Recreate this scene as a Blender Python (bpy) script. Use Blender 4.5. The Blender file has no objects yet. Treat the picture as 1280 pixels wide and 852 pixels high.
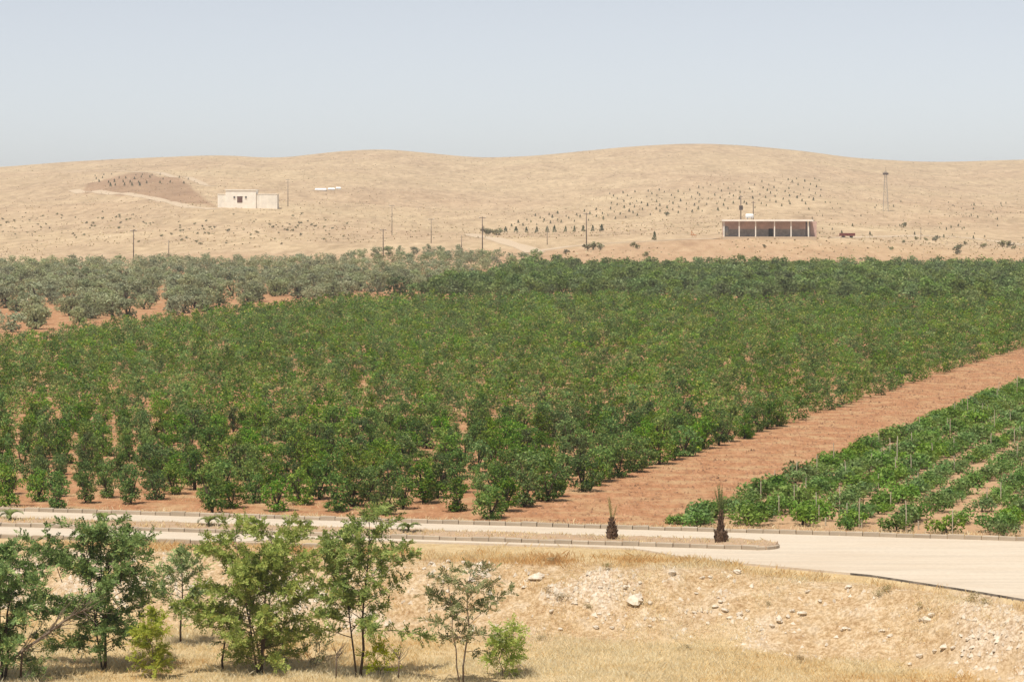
import bpy, math, numpy as np
from math import radians, sin, cos, pi

# ---------------------------------------------------------------- camera, sky, sun, exposure
F, VH, ZC = 3555.0, 257.0, 16.7          # focal length and horizon row in photo pixels, eye height in metres
scene = bpy.context.scene
cam_d = bpy.data.cameras.new('camera')
cam_d.lens = 100.0; cam_d.sensor_width = 36.0
cam_d.shift_y = -(426.0 - VH) / 1280.0
cam_d.clip_end = 20000.0; cam_d.clip_start = 0.5
cam = bpy.data.objects.new('camera', cam_d)
scene.collection.objects.link(cam)
cam.location = (0, 0, ZC); cam.rotation_euler = (radians(90), 0, 0)
scene.camera = cam

SUN_EL, SUN_AZ = radians(66), (-0.50, -0.86)     # high midday sun, behind the camera and to its left
hn = math.hypot(*SUN_AZ)
to_sun = (SUN_AZ[0]/hn*cos(SUN_EL), SUN_AZ[1]/hn*cos(SUN_EL), sin(SUN_EL))
world = bpy.data.worlds.new('World'); scene.world = world; world.use_nodes = True
wn = world.node_tree; wn.nodes.clear()
wo = wn.nodes.new('ShaderNodeOutputWorld'); bg = wn.nodes.new('ShaderNodeBackground'); sky = wn.nodes.new('ShaderNodeTexSky')
sky.sky_type = 'NISHITA'; sky.sun_disc = False
sky.sun_elevation = SUN_EL; sky.sun_rotation = math.atan2(to_sun[0], to_sun[1])
sky.altitude = 1000; sky.air_density = 0.68; sky.dust_density = 0.42; sky.ozone_density = 2.0
bg.inputs['Strength'].default_value = 0.088
hs = wn.nodes.new('ShaderNodeHueSaturation'); hs.inputs['Saturation'].default_value = 0.38      # dusty summer air, little blue
tint = wn.nodes.new('ShaderNodeMix'); tint.data_type = 'RGBA'; tint.blend_type = 'MULTIPLY'; tint.inputs[0].default_value = 1.0; tint.inputs[7].default_value = (1.02, 1.0, 0.99, 1)
wn.links.new(sky.outputs[0], hs.inputs['Color']); wn.links.new(hs.outputs[0], tint.inputs[6]); wn.links.new(tint.outputs[2], bg.inputs[0]); wn.links.new(bg.outputs[0], wo.inputs[0])

sun_d = bpy.data.lights.new('sun', 'SUN'); sun_d.energy = 4.0; sun_d.angle = radians(0.6); sun_d.color = (1.0, 0.94, 0.84)
sun = bpy.data.objects.new('sun', sun_d); scene.collection.objects.link(sun)
from mathutils import Vector
sun.rotation_euler = Vector(to_sun).to_track_quat('Z', 'Y').to_euler()
sun.location = (-100, -100, 300)

scene.view_settings.view_transform = 'Standard'; scene.view_settings.look = 'None'
scene.view_settings.exposure = 0.4; scene.view_settings.gamma = 1.0
scene.view_settings.use_curve_mapping = False

COL = scene.collection
rng = np.random.default_rng(7)

# ---------------------------------------------------------------- helpers
def link(name, data, parent=None, loc=None, rz=0.0, sc=None):
    o = bpy.data.objects.new(name, data); COL.objects.link(o)
    if parent is not None: o.parent = parent
    if loc is not None: o.location = loc
    if rz: o.rotation_euler = (0, 0, rz)
    if sc is not None: o.scale = sc if hasattr(sc, '__len__') else (sc, sc, sc)
    return o
def tag(o, label, cat=None, group=None, kind=None):
    o['label'] = label
    if cat: o['category'] = cat
    if group: o['group'] = group
    if kind: o['kind'] = kind
    return o
def structure(o, label=None):
    o['kind'] = 'structure'
    if label: o['label'] = label
    return o

def mesh_np(name, V, k, mat, attrs=None, smooth=False):
    """V: (N,k,3) loose polygons of k corners; attrs: {name: (N,) per-face floats}"""
    V = np.asarray(V, np.float32); n = len(V)
    me = bpy.data.meshes.new(name)
    me.vertices.add(n*k); me.vertices.foreach_set('co', V.reshape(-1))
    me.loops.add(n*k); me.loops.foreach_set('vertex_index', np.arange(n*k, dtype=np.int32))
    me.polygons.add(n); me.polygons.foreach_set('loop_start', np.arange(0, n*k, k, dtype=np.int32))
    for a, d in (attrs or {}).items():
        at = me.attributes.new(a, 'FLOAT', 'FACE'); at.data.foreach_set('value', np.asarray(d, np.float32))
    if mat: me.materials.append(mat)
    me.update(calc_edges=True)
    if smooth: me.polygons.foreach_set('use_smooth', np.ones(n, bool))
    return me
def mesh_py(name, verts, faces, mat, smooth=False):
    me = bpy.data.meshes.new(name); me.from_pydata([tuple(map(float, v)) for v in verts], [], faces); me.update()
    if mat: me.materials.append(mat)
    if smooth: me.polygons.foreach_set('use_smooth', np.ones(len(me.polygons), bool))
    return me
class MB:
    def __init__(s): s.v = []; s.f = []
    def add(s, vs, fs):
        b = len(s.v); s.v += [tuple(p) for p in vs]; s.f += [tuple(b+i for i in f) for f in fs]; return s
    def box(s, x0, x1, y0, y1, z0, z1):
        return s.add([(x0,y0,z0),(x1,y0,z0),(x1,y1,z0),(x0,y1,z0),(x0,y0,z1),(x1,y0,z1),(x1,y1,z1),(x0,y1,z1)],
                     [(3,2,1,0),(4,5,6,7),(0,1,5,4),(1,2,6,5),(2,3,7,6),(3,0,4,7)])
    def bbox(s, x0, x1, y0, y1, z0, z1, b):      # box with chamfered top edges
        return s.add([(x0,y0,z0),(x1,y0,z0),(x1,y1,z0),(x0,y1,z0),(x0,y0,z1-b),(x1,y0,z1-b),(x1,y1,z1-b),(x0,y1,z1-b),
                      (x0+b,y0+b,z1),(x1-b,y0+b,z1),(x1-b,y1-b,z1),(x0+b,y1-b,z1)],
                     [(3,2,1,0),(0,1,5,4),(1,2,6,5),(2,3,7,6),(3,0,4,7),(4,5,9,8),(5,6,10,9),(6,7,11,10),(7,4,8,11),(8,9,10,11)])
    def tube(s, pts, rad, n=6):
        pts = [np.array(p, float) for p in pts]; base = len(s.v); m = len(pts)
        for i, p in enumerate(pts):
            t = pts[min(i+1, m-1)] - pts[max(i-1, 0)]; t = t/(np.linalg.norm(t)+1e-9)
            a = np.array([1,0,0]) if abs(t[0]) < .8 else np.array([0,1,0])
            u = np.cross(t, a); u /= np.linalg.norm(u); w = np.cross(t, u)
            for j in range(n):
                q = 2*pi*j/n; s.v.append(tuple(p + rad[i]*(cos(q)*u + sin(q)*w)))
        for i in range(m-1):
            for j in range(n):
                s.f.append((base+i*n+j, base+i*n+(j+1)%n, base+(i+1)*n+(j+1)%n, base+(i+1)*n+j))
        s.f.append(tuple(base+j for j in range(n))[::-1]); s.f.append(tuple(base+(m-1)*n+j for j in range(n)))
        return s
    def mesh(s, name, mat, smooth=False): return mesh_py(name, s.v, s.f, mat, smooth)

# ---------------------------------------------------------------- materials
def new_mat(name):
    m = bpy.data.materials.new(name); m.use_nodes = True
    nt = m.node_tree; b = nt.nodes['Principled BSDF']; b.inputs['Roughness'].default_value = 0.9
    b.inputs['Specular IOR Level'].default_value = 0.15
    return m, nt, b
def N(nt, t, **kw):
    n = nt.nodes.new(t)
    for k, v in kw.items(): setattr(n, k, v)
    return n
def noise(nt, vec, scale, detail=4, rough=.55, mapscale=None, rot=0):
    if mapscale is not None:
        mp = N(nt, 'ShaderNodeMapping'); mp.inputs['Scale'].default_value = mapscale; mp.inputs['Rotation'].default_value = (0, 0, rot)
        nt.links.new(vec, mp.inputs[0]); vec = mp.outputs[0]
    n = N(nt, 'ShaderNodeTexNoise'); n.inputs['Scale'].default_value = scale; n.inputs['Detail'].default_value = detail
    n.inputs['Roughness'].default_value = rough; nt.links.new(vec, n.inputs['Vector']); return n.outputs['Fac']
def ramp(nt, fac, stops):
    r = N(nt, 'ShaderNodeValToRGB'); e = r.color_ramp.elements
    while len(e) < len(stops): e.new(.5)
    for el, (p, c) in zip(e, stops): el.position = p; el.color = (*c, 1) if len(c) == 3 else c
    nt.links.new(fac, r.inputs[0]); return r.outputs[0]
def mix(nt, fac, a, b, mode='MIX'):
    m = N(nt, 'ShaderNodeMix', data_type='RGBA', blend_type=mode)
    for s, v in ((0, fac), (6, a), (7, b)):
        if isinstance(v, (int, float)): m.inputs[s].default_value = v
        elif isinstance(v, tuple): m.inputs[s].default_value = (*v, 1)
        else: nt.links.new(v, m.inputs[s])
    return m.outputs[2]
def math_(nt, op, a, b=0.0, clamp=False):
    m = N(nt, 'ShaderNodeMath', operation=op); m.use_clamp = clamp
    for i, v in enumerate((a, b)):
        if isinstance(v, (int, float)): m.inputs[i].default_value = v
        else: nt.links.new(v, m.inputs[i])
    return m.outputs[0]
def bump(nt, b, h, strength, dist):
    n = N(nt, 'ShaderNodeBump'); n.inputs['Strength'].default_value = strength; n.inputs['Distance'].default_value = dist
    nt.links.new(h, n.inputs['Height']); nt.links.new(n.outputs[0], b.inputs['Normal'])
def plain(name, c, var=.12, scale=3.0, rough=.9, metal=0.0):
    m, nt, b = new_mat(name); b.inputs['Roughness'].default_value = rough; b.inputs['Metallic'].default_value = metal
    tc = N(nt, 'ShaderNodeTexCoord'); n = noise(nt, tc.outputs['Object'], scale, 5)
    lo = tuple(max(0, x*(1-2*var)) for x in c); hi = tuple(min(1, x*(1+1.2*var)) for x in c)
    nt.links.new(ramp(nt, n, [(.3, lo), (.7, hi)]), b.inputs['Base Color']); return m
def leaf_mat(name, stops, transl=.3, varv=.25):
    """stops: colours for random leaf value; whole-tree tone shifts brightness"""
    m, nt, b = new_mat(name); b.inputs['Roughness'].default_value = .6; b.inputs['Specular IOR Level'].default_value = .25
    a = N(nt, 'ShaderNodeAttribute', attribute_name='lr'); t = N(nt, 'ShaderNodeAttribute', attribute_name='tr')
    oi = N(nt, 'ShaderNodeObjectInfo')
    k = math_(nt, 'FRACT', math_(nt, 'ADD', t.outputs['Fac'], oi.outputs['Random']))
    c = ramp(nt, a.outputs['Fac'], stops)
    hs = N(nt, 'ShaderNodeHueSaturation')
    nt.links.new(math_(nt, 'ADD', 1-varv, math_(nt, 'MULTIPLY', k, 2*varv)), hs.inputs['Value'])
    k2 = math_(nt, 'FRACT', math_(nt, 'MULTIPLY', k, 7.31))
    nt.links.new(math_(nt, 'ADD', .489, math_(nt, 'MULTIPLY', math_(nt, 'POWER', k2, .7), .037)), hs.inputs['Hue'])
    nt.links.new(math_(nt, 'ADD', .88, math_(nt, 'MULTIPLY', math_(nt, 'FRACT', math_(nt, 'MULTIPLY', k, 13.7)), .36)), hs.inputs['Saturation'])
    nt.links.new(c, hs.inputs['Color']); nt.links.new(hs.outputs[0], b.inputs['Base Color'])
    tr = N(nt, 'ShaderNodeBsdfTranslucent'); nt.links.new(hs.outputs[0], tr.inputs[0])
    mx = N(nt, 'ShaderNodeMixShader'); mx.inputs[0].default_value = transl
    nt.links.new(b.outputs[0], mx.inputs[1]); nt.links.new(tr.outputs[0], mx.inputs[2])
    nt.links.new(mx.outputs[0], nt.nodes['Material Output'].inputs[0]); return m

M = {}
M['orchard'] = leaf_mat('orchard_leaf', [(0, (.036,.068,.015)), (.45, (.125,.205,.044)), (.85, (.25,.335,.080)), (1, (.43,.40,.13))], .42, .40)
M['orchard_far'] = leaf_mat('far_orchard_leaf', [(0, (.07,.105,.030)), (.5, (.175,.235,.072)), (1, (.32,.375,.15))], .42, .36)
M['olive'] = leaf_mat('olive_leaf', [(0, (.15,.165,.085)), (.5, (.31,.33,.185)), (1, (.49,.50,.31))], .42)
M['vine'] = leaf_mat('vine_leaf', [(0, (.08,.14,.028)), (.5, (.165,.255,.06)), (1, (.31,.40,.12))], .35)
M['conifer'] = leaf_mat('conifer_needles', [(0, (.085,.095,.045)), (1, (.165,.175,.085))], .25)
M['scrub'] = leaf_mat('scrub_leaf', [(0, (.17,.15,.085)), (1, (.28,.25,.15))], .15)
M['fg_green'] = leaf_mat('pinnate_leaf', [(0, (.10,.15,.045)), (.5, (.25,.325,.105)), (.9, (.43,.49,.18)), (1, (.62,.53,.23))], .35, .15)
M['fg_olive'] = leaf_mat('olive_green_leaf', [(0, (.14,.185,.055)), (.5, (.31,.365,.125)), (1, (.54,.53,.22))], .35, .15)
M['fg_yellow'] = leaf_mat('yellow_green_leaf', [(0, (.26,.33,.055)), (.5, (.46,.50,.09)), (1, (.66,.64,.18))], .48, .1)
M['fg_brown'] = leaf_mat('sparse_leaf', [(0, (.11,.145,.045)), (.5, (.22,.255,.085)), (.8, (.38,.34,.15)), (1, (.52,.34,.19))], .35, .1)
M['palm_green'] = leaf_mat('palm_frond_leaf', [(0, (.12,.16,.04)), (1, (.30,.32,.10))], .3, .1)
M['palm_dry'] = leaf_mat('dry_frond', [(0, (.30,.22,.10)), (1, (.52,.42,.2))], .3, .1)
M['bark'] = plain('bark', (.085,.06,.042), .3, 6)
M['bark_grey'] = plain('grey_bark', (.19,.145,.11), .25, 6)
M['palm_bark'] = plain('palm_bark', (.15,.095,.062), .45, 14)
M['stake'] = plain('weathered_stake', (.50,.43,.32), .15, 4)
M['pole'] = plain('creosoted_pole', (.13,.10,.085), .2, 2)
M['pole_grey'] = plain('weathered_pole', (.27,.22,.18), .2, 2)
M['steel'] = plain('galvanised_steel', (.30,.30,.30), .15, 2, .5, .5)
M['plaster'] = plain('cream_plaster', (.88,.82,.72), .05, .6)
M['plaster2'] = plain('pale_stone_plaster', (.84,.78,.68), .06, .6)
M['roof_conc'] = plain('roof_concrete', (.72,.66,.60), .08, .8)
M['pink'] = plain('pink_plaster', (.62,.43,.36), .12, .7)
M['blockwall'] = plain('grey_block', (.40,.36,.33), .15, 1.2)
M['dark'] = plain('dark_opening', (.05,.04,.035), .2, 2)
M['door'] = plain('brown_door', (.16,.08,.06), .2, 2)
M['white'] = plain('white_sheet', (.85,.84,.82), .04, 1)
M['rust'] = plain('rusty_red_paint', (.20,.06,.045), .3, 3)
M['orange'] = plain('orange_paint', (.55,.22,.08), .2, 3)
M['rubber'] = plain('rubber', (.03,.03,.03), .2, 5)

# ---------------------------------------------------------------- terrain
xs_n = np.array([-400, 6, 8.3, 11.2, 16.3, 19.6, 21.8, 26, 34, 60, 400])
ds_n = np.array([137+104, 135.6, 135, 132.8, 128.8, 124.2, 120.9, 114.5, 103, 75, 0])
def road_near(x): return np.interp(x, xs_n, ds_n)
def road_edge(x): return road_near(x)+3.3*sstep(-15, -10, x)*sstep(9, 5.5, x)
def road_far(x): return 148.5 - 0.264*np.asarray(x, float)
def sstep(a, b, t): t = np.clip((np.asarray(t, float)-a)/(b-a), 0, 1); return t*t*(3-2*t)
# cheap value noise
_tab = np.random.default_rng(3).random((256, 256))
def vnoise(x, y):
    xi = np.floor(x).astype(int); yi = np.floor(y).astype(int); fx = x-xi; fy = y-yi
    fx = fx*fx*(3-2*fx); fy = fy*fy*(3-2*fy)
    g = lambda i, j: _tab[i & 255, j & 255]
    return (g(xi,yi)*(1-fx)+g(xi+1,yi)*fx)*(1-fy)+(g(xi,yi+1)*(1-fx)+g(xi+1,yi+1)*fx)*fy
def fbm(x, y, o=4):
    s = 0; a = .5
    for i in range(o): s = s+a*(vnoise(x*2**i+17.3*i, y*2**i+9.1*i)-.5); a *= .5
    return s
def vz(D, v): return ZC-(v-VH)*D/F
prof = {   # height of the land with distance, along five bearings
 -200: [(800,329),(900,314),(1000,298),(1150,280),(1300,264),(1500,248),(1800,230),(2100,217),(2300,214)],
 0:    [(800,328),(900,312),(1000,296),(1150,278),(1300,262),(1500,246),(1800,226),(2100,213),(2300,209)],
 300:  [(800,323),(900,305),(1000,287),(1150,262),(1200,255.5),(1300,251),(1500,238),(1800,216),(2100,200),(2300,196)],
 640:  [(720,331),(800,314),(900,298),(1000,289),(1200,276),(1400,262),(1700,238),(2100,205),(2300,197)],
 960:  [(720,332),(760,316),(780,302),(795,295.5),(850,294),(1000,278),(1200,262),(1500,240),(1900,205),(2200,184),(2300,182)],
 1280: [(720,334),(760,322),(800,312),(900,302),(1000,290),(1200,272),(1500,250),(1900,220),(2200,203),(2300,200)],
 1480: [(720,334),(760,323),(800,314),(900,304),(1000,292),(1200,274),(1500,252),(1900,220),(2200,200),(2300,197)]}
pu = np.array(sorted(prof)); DG = np.concatenate([np.arange(0, 1000, 10.), np.arange(1000, 2301, 20.)])
PZ = []
for u in pu:
    d = np.array([p[0] for p in prof[u]], float); z = np.array([vz(*p) for p in prof[u]])
    d = np.concatenate([[0, 640, 690], d]); z = np.concatenate([[0, 0, 0], z])
    zz = np.interp(DG, d, z); kern = np.ones(5)/5
    zz = np.convolve(np.pad(zz, 2, mode='edge'), kern, 'valid'); PZ.append(zz)
PZ = np.array(PZ)
ru = np.array([-300,0,100,200,280,345,400,430,480,520,600,660,740,800,870,930,1000,1070,1150,1200,1280,1500])
rv = np.array([216,209,202,197,194,198.5,192,189,187,190.5,198,196,188,183,180,183,189,198.5,203,203,200,196])
ug = np.arange(-300, 1501, 5.); rvs = np.interp(ug, ru, rv); rvs = np.convolve(np.pad(rvs, 5, mode='edge'), np.ones(11)/11, 'valid')
def gz(x, D):
    x = np.asarray(x, float); D = np.asarray(D, float)
    u = np.clip(640+F*x/np.maximum(D, 60), -200, 1480)
    Dc = np.clip(D, 0, 2300)
    fi = np.interp(Dc, DG, np.arange(len(DG))); i0 = np.clip(fi.astype(int), 0, len(DG)-2); fr = fi-i0
    j = np.clip(np.searchsorted(pu, u, 'right')-1, 0, len(pu)-2); t = (u-pu[j])/(pu[j+1]-pu[j]); t = t*t*(3-2*t)
    row = lambda k: PZ[k, i0]*(1-fr)+PZ[k, i0+1]*fr
    z = row(j)*(1-t)+row(j+1)*t
    # ridge line
    zr0 = PZ[j, -1]*(1-t)+PZ[j+1, -1]*t; zr1 = vz(2300, np.interp(u, ug, rvs))
    z = z+(zr1-zr0)*sstep(1300, 2300, D)
    z = np.where(D > 2300, z-((D-2300)/130)**2*0.9*np.clip(1.0, 0, 1), z); z = np.maximum(z, -3)
    w = sstep(760, 1100, D)
    z = z+w*(fbm(x/160, D/160, 4)*10+fbm(x/30+5, D/30, 3)*1.1)*(1-.75*sstep(1900, 2300, D))
    # knoll behind the white house
    uk = (u-180)/80; dk = (D-1520)/150
    z = z+3.5*np.exp(-(uk**2+dk**2)*1.3)
    # near ground: road bed, verge, bank, lower flat, hill under the viewer
    dn = road_near(x); df = road_far(x)
    de = road_edge(x); onroad = (D > de-.35) & (D < df+.2)
    z = np.where(onroad & (D < 400), -.10, z)
    wv = np.interp(x, [-60, 7, 13, 18, 60], [4.0, 4.0, 2.3, 1.2, 1.2])
    crest = dn-wv+fbm(x/5, x*0+3, 3)*1.6
    s = sstep(0, 6.5, crest-D)
    rough = fbm(x/2.2, D/2.2, 4)*.9*sstep(0, 1.5, crest-D)*(1-.7*sstep(5, 9, crest-D))+fbm(x/6, D/6, 3)*.35*sstep(0, 6, crest-D)
    verge = -.04-.26*sstep(9, 14, x)+.05*fbm(x/1.5, D/1.5, 2)
    z = np.where(D < de-.34, verge-2.6*s+rough, z)
    z = z+17.3*sstep(88, -20, D)*1.0
    strip = (D > df) & (D < 700)
    z = np.where(strip, z+fbm(x/3, D/3, 2)*.12*sstep(0, 2, D-df), z)
    return z
def gz1(x, D): return float(gz(np.array([x]), np.array([D]))[0])
_DR = np.concatenate([np.arange(100, 420, .25), np.arange(420, 2400, 1.0)])
def hit(u, v, dmin=100.):
    """where the sight line through a photo pixel meets the land: (x, D, z)"""
    d = _DR[_DR >= dmin]; x = (u-640)/F*d; zr = vz(d, v); zg = gz(x, d)
    k = np.argmax(zg >= zr)
    if not (zg >= zr).any(): k = len(d)-1
    return float(x[k]), float(d[k]), float(zg[k])

# boundaries on the plain
def edge_orch(D): return .87+.333*(D-155)
def edge_vine(D): return 10.9+.318*(D-155)
_lb_d = np.array([100, 339, 388, 436, 490, 565, 674, 760]); _lb_x = np.array([-400, -61, -53.5, -41.7, -26.2, -12.7, 0, 12])
def left_orch(D): return np.interp(D, np.concatenate([[330], _lb_d[1:]]), np.concatenate([[-75], _lb_x[1:]]))

t_in = np.linspace(-.205, .205, 430)
t_out = .205+np.geomspace(.01, 1.1, 22)
T = np.concatenate([-t_out[::-1], t_in, t_out])
DD = np.concatenate([np.linspace(-80, 95, 16), np.arange(98, 111, 1.), np.arange(111, 139.5, .22), np.arange(139.6, 160, .6), np.geomspace(160, 690, 75),
                     np.arange(698, 900, 5.), np.geomspace(905, 2300, 130), np.geomspace(2320, 4300, 22)])
TT, DM = np.meshgrid(T, DD); X = TT*np.maximum(DM, 100); Z = gz(X, DM)
nr, nc = X.shape
gm = bpy.data.meshes.new('ground')
gm.vertices.add(nr*nc); gm.vertices.foreach_set('co', np.stack([X, DM, Z], -1).astype(np.float32).reshape(-1))
ii, jj = np.meshgrid(np.arange(nr-1), np.arange(nc-1), indexing='ij'); a = (ii*nc+jj).reshape(-1)
quad = np.stack([a, a+1, a+nc+1, a+nc], -1).astype(np.int32)
gm.loops.add(len(quad)*4); gm.loops.foreach_set('vertex_index', quad.reshape(-1))
gm.polygons.add(len(quad)); gm.polygons.foreach_set('loop_start', np.arange(0, len(quad)*4, 4, dtype=np.int32))
gm.polygons.foreach_set('use_smooth', np.ones(len(quad), bool)); gm.update(calc_edges=True)
# kinds of soil
U = 640+F*X/np.maximum(DM, 60)
red = sstep(0, .8, DM-road_far(X))*(1-.6*sstep(690, 735, DM+fbm(X/40, DM/40, 3)*60))*(1-sstep(735, 830, DM+fbm(X/40, DM/40, 3)*120-20*sstep(500, 1000, U)))
dn = road_near(X)
wv = np.interp(X, [-60, 7, 13, 18, 60], [4.0, 4.0, 2.3, 1.2, 1.2])
c_ = dn-wv-DM+fbm(X/4+3, DM/4, 4)*5.5
near = (DM < road_edge(X)).astype(float)
rub = np.clip((fbm(X/2.2, DM/2.2, 3)-.02)*4.5, 0, 1)
bank = near*sstep(-.8, .6, c_+fbm(X/3, DM/3, 3)*3)*(1-sstep(4.0, 8.0, c_+fbm(X/4+9, DM/4, 3)*5))
straw = near*(1-bank)
k_lo = np.interp(U, [95, 130, 180, 230, 272], [1480, 1400, 1330, 1250, 1190]); k_hi = np.interp(U, [95, 130, 180, 225, 272], [1500, 1720, 1800, 1600, 1215])
k_n = fbm(X/14, DM/30, 3)*60
knoll = sstep(0, 30, DM-k_lo+k_n)*sstep(0, 40, k_hi-DM+k_n)*sstep(92, 104, U)*sstep(276, 268, U)
vine = ((X > edge_vine(DM)) & (DM > road_far(X)) & (DM < 420)).astype(float)
def vattr(name, d):
    at = gm.attributes.new(name, 'FLOAT', 'POINT'); at.data.foreach_set('value', d.astype(np.float32).reshape(-1))
for n_, d_ in (('red', red), ('bank', bank), ('straw', straw), ('knoll', knoll), ('vineyard', vine), ('rubble', rub)): vattr(n_, d_)
m, nt, b = new_mat('land'); b.inputs['Specular IOR Level'].default_value = .05; b.inputs['Roughness'].default_value = 1
tc = N(nt, 'ShaderNodeTexCoord').outputs['Object']; att = lambda n: N(nt, 'ShaderNodeAttribute', attribute_name=n).outputs['Fac']
n1 = noise(nt, tc, .008, 8, .62, (1, .7, 1)); n2 = noise(nt, tc, .055, 9, .72, (1, .28, 1), .12); n3 = noise(nt, tc, .28, 5, .7, (1, .22, 1), -.1)
hill = mix(nt, .5, ramp(nt, n1, [(.34, (.42,.275,.165)), (.46, (.45,.325,.20)), (.55, (.49,.37,.215)), (.66, (.58,.465,.275))]), ramp(nt, n2, [(.36, (.27,.185,.11)), (.48, (.46,.335,.205)), (.54, (.52,.385,.23)), (.66, (.72,.56,.36))]))
hill = mix(nt, .36, hill, ramp(nt, n3, [(.36, (.27,.195,.12)), (.5, (.49,.36,.22)), (.64, (.70,.55,.35))]))
kn = ramp(nt, n2, [(.3, (.22,.125,.075)), (.7, (.36,.215,.13))])
hill = mix(nt, 1.0, hill, (.97,.965,1.0), 'MULTIPLY')
hill = mix(nt, math_(nt, 'MULTIPLY', att('knoll'), .68), hill, kn)
fs = noise(nt, tc, .9, 6, .7, (2.2, .5, 1), .32); cl = noise(nt, tc, 3.5, 4, .7)
rs = ramp(nt, fs, [(.32, (.22,.10,.048)), (.5, (.385,.19,.095)), (.68, (.54,.30,.165))])
rs = mix(nt, .35, rs, ramp(nt, cl, [(.36, (.21,.09,.045)), (.64, (.58,.32,.18))]))
pale = noise(nt, tc, .35, 5, .6)
rs = mix(nt, math_(nt, 'MULTIPLY', ramp(nt, pale, [(.46, (0,0,0)), (.62, (1,1,1))]), .55), rs, (.50,.36,.20))
rs = mix(nt, math_(nt, 'MULTIPLY', att('vineyard'), .55), rs, (.52,.36,.22))
col = mix(nt, att('red'), hill, rs)
bk1 = noise(nt, tc, 1.3, 6, .65); bk2 = noise(nt, tc, 6, 5, .7)
bk = mix(nt, .5, ramp(nt, bk1, [(.34, (.35,.215,.095)), (.5, (.47,.335,.18)), (.64, (.60,.49,.345))]), ramp(nt, bk2, [(.38, (.20,.125,.07)), (.5, (.47,.33,.20)), (.62, (.70,.56,.40))]))
bk = mix(nt, math_(nt, 'MULTIPLY', att('rubble'), .42), bk, ramp(nt, bk2, [(.38, (.36,.27,.20)), (.5, (.60,.51,.42)), (.62, (.74,.67,.58))]))
st = ramp(nt, bk1, [(.3, (.44,.30,.15)), (.5, (.55,.41,.22)), (.7, (.64,.50,.30))])
st = mix(nt, .35, st, ramp(nt, bk2, [(.35, (.30,.21,.11)), (.65, (.66,.52,.32))]))
col = mix(nt, att('straw'), col, st); col = mix(nt, att('bank'), col, bk)
nt.links.new(col, b.inputs['Base Color'])
h = math_(nt, 'ADD', math_(nt, 'MULTIPLY', cl, .5), math_(nt, 'ADD', fs, math_(nt, 'MULTIPLY', n3, .6)))
bump(nt, b, h, .9, .18)
gm.materials.append(m)
structure(link('ground', gm), 'dry rolling land with red orchard soil, stony bank and tan hills')

# ---------------------------------------------------------------- road, kerbs, median
def conc_mat(name, c, var, pv_=0.0):
    m, nt, b = new_mat(name); tc = N(nt, 'ShaderNodeTexCoord').outputs['Object']
    a = noise(nt, tc, .35, 7, .65, (.22, 2.4, 1), .26); d = noise(nt, tc, 4, 5, .7)
    f = lambda k: tuple(x*k for x in c)
    cc = mix(nt, .4, ramp(nt, a, [(.3, f(1-var)), (.5, c), (.75, f(1+var*.5))]), ramp(nt, d, [(.3, f(1-var*1.4)), (.7, f(1+var*.6))]))
    big = noise(nt, tc, .16, 6, .7, (.5, 1.4, 1), .26); fine = noise(nt, tc, 1.0, 3, .6, (.05, 3.5, 1), .26)
    cc = mix(nt, math_(nt, 'MULTIPLY', ramp(nt, big, [(.46, (0,0,0)), (.64, (1,1,1))]), var*1.6), cc, (c[0]*.80, c[1]*.70, c[2]*.60))
    cc = mix(nt, math_(nt, 'MULTIPLY', ramp(nt, fine, [(.52, (0,0,0)), (.66, (1,1,1))]), var*1.3), cc, (c[0]*.66, c[1]*.63, c[2]*.60))
    oi = N(nt, 'ShaderNodeObjectInfo'); hs = N(nt, 'ShaderNodeHueSaturation'); nt.links.new(math_(nt, 'ADD', 1-pv_/2, math_(nt, 'MULTIPLY', oi.outputs['Random'], pv_)), hs.inputs['Value'])
    nt.links.new(cc, hs.inputs['Color']); nt.links.new(hs.outputs[0], b.inputs['Base Color']); bump(nt, b, d, .3, .02); return m
M['road'] = conc_mat('pale_dusty_road', (.60,.515,.41), .20)
M['kerb'] = conc_mat('concrete_kerb', (.47,.395,.305), .28, .18)
M['track'] = conc_mat('pale_dirt', (.56,.44,.31), .12)
M['median'] = conc_mat('median_soil', (.42,.30,.20), .25)
xr = np.concatenate([np.arange(-60, 5, 2.5), np.arange(5, 34, .8), np.arange(36, 70, 4.)])
mb = MB(); vs = []; n = len(xr)
for x in xr:
    d0 = float(road_edge(x))+.12*fbm(np.array([x/1.3]), np.array([2.]), 3)[0]; d1 = float(road_far(x))
    for k in range(7):
        vs.append((x, d0+(d1-d0)*k/6, 0.0))
    vs.append((x, d0-.02, -.6)); vs.append((x, d1, -.6))
fs_ = []
for i in range(n-1):
    b0, b1 = i*9, (i+1)*9
    for k in range(6): fs_.append((b0+k, b1+k, b1+k+1, b0+k+1))
    fs_.append((b0+7, b1+7, b1, b0)); fs_.append((b0+6, b1+6, b1+8, b0+8))
rm = mesh_py('road', vs, fs_, M['road']); rm.materials.append(plain('painted_shade_side', (.20,.175,.15), .35, 1.5))  # shaded face of the road lip, its shade put into the colour
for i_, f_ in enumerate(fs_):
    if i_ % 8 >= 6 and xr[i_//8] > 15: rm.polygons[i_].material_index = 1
structure(link('road', rm), 'pale dusty road widening towards the right')
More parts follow.
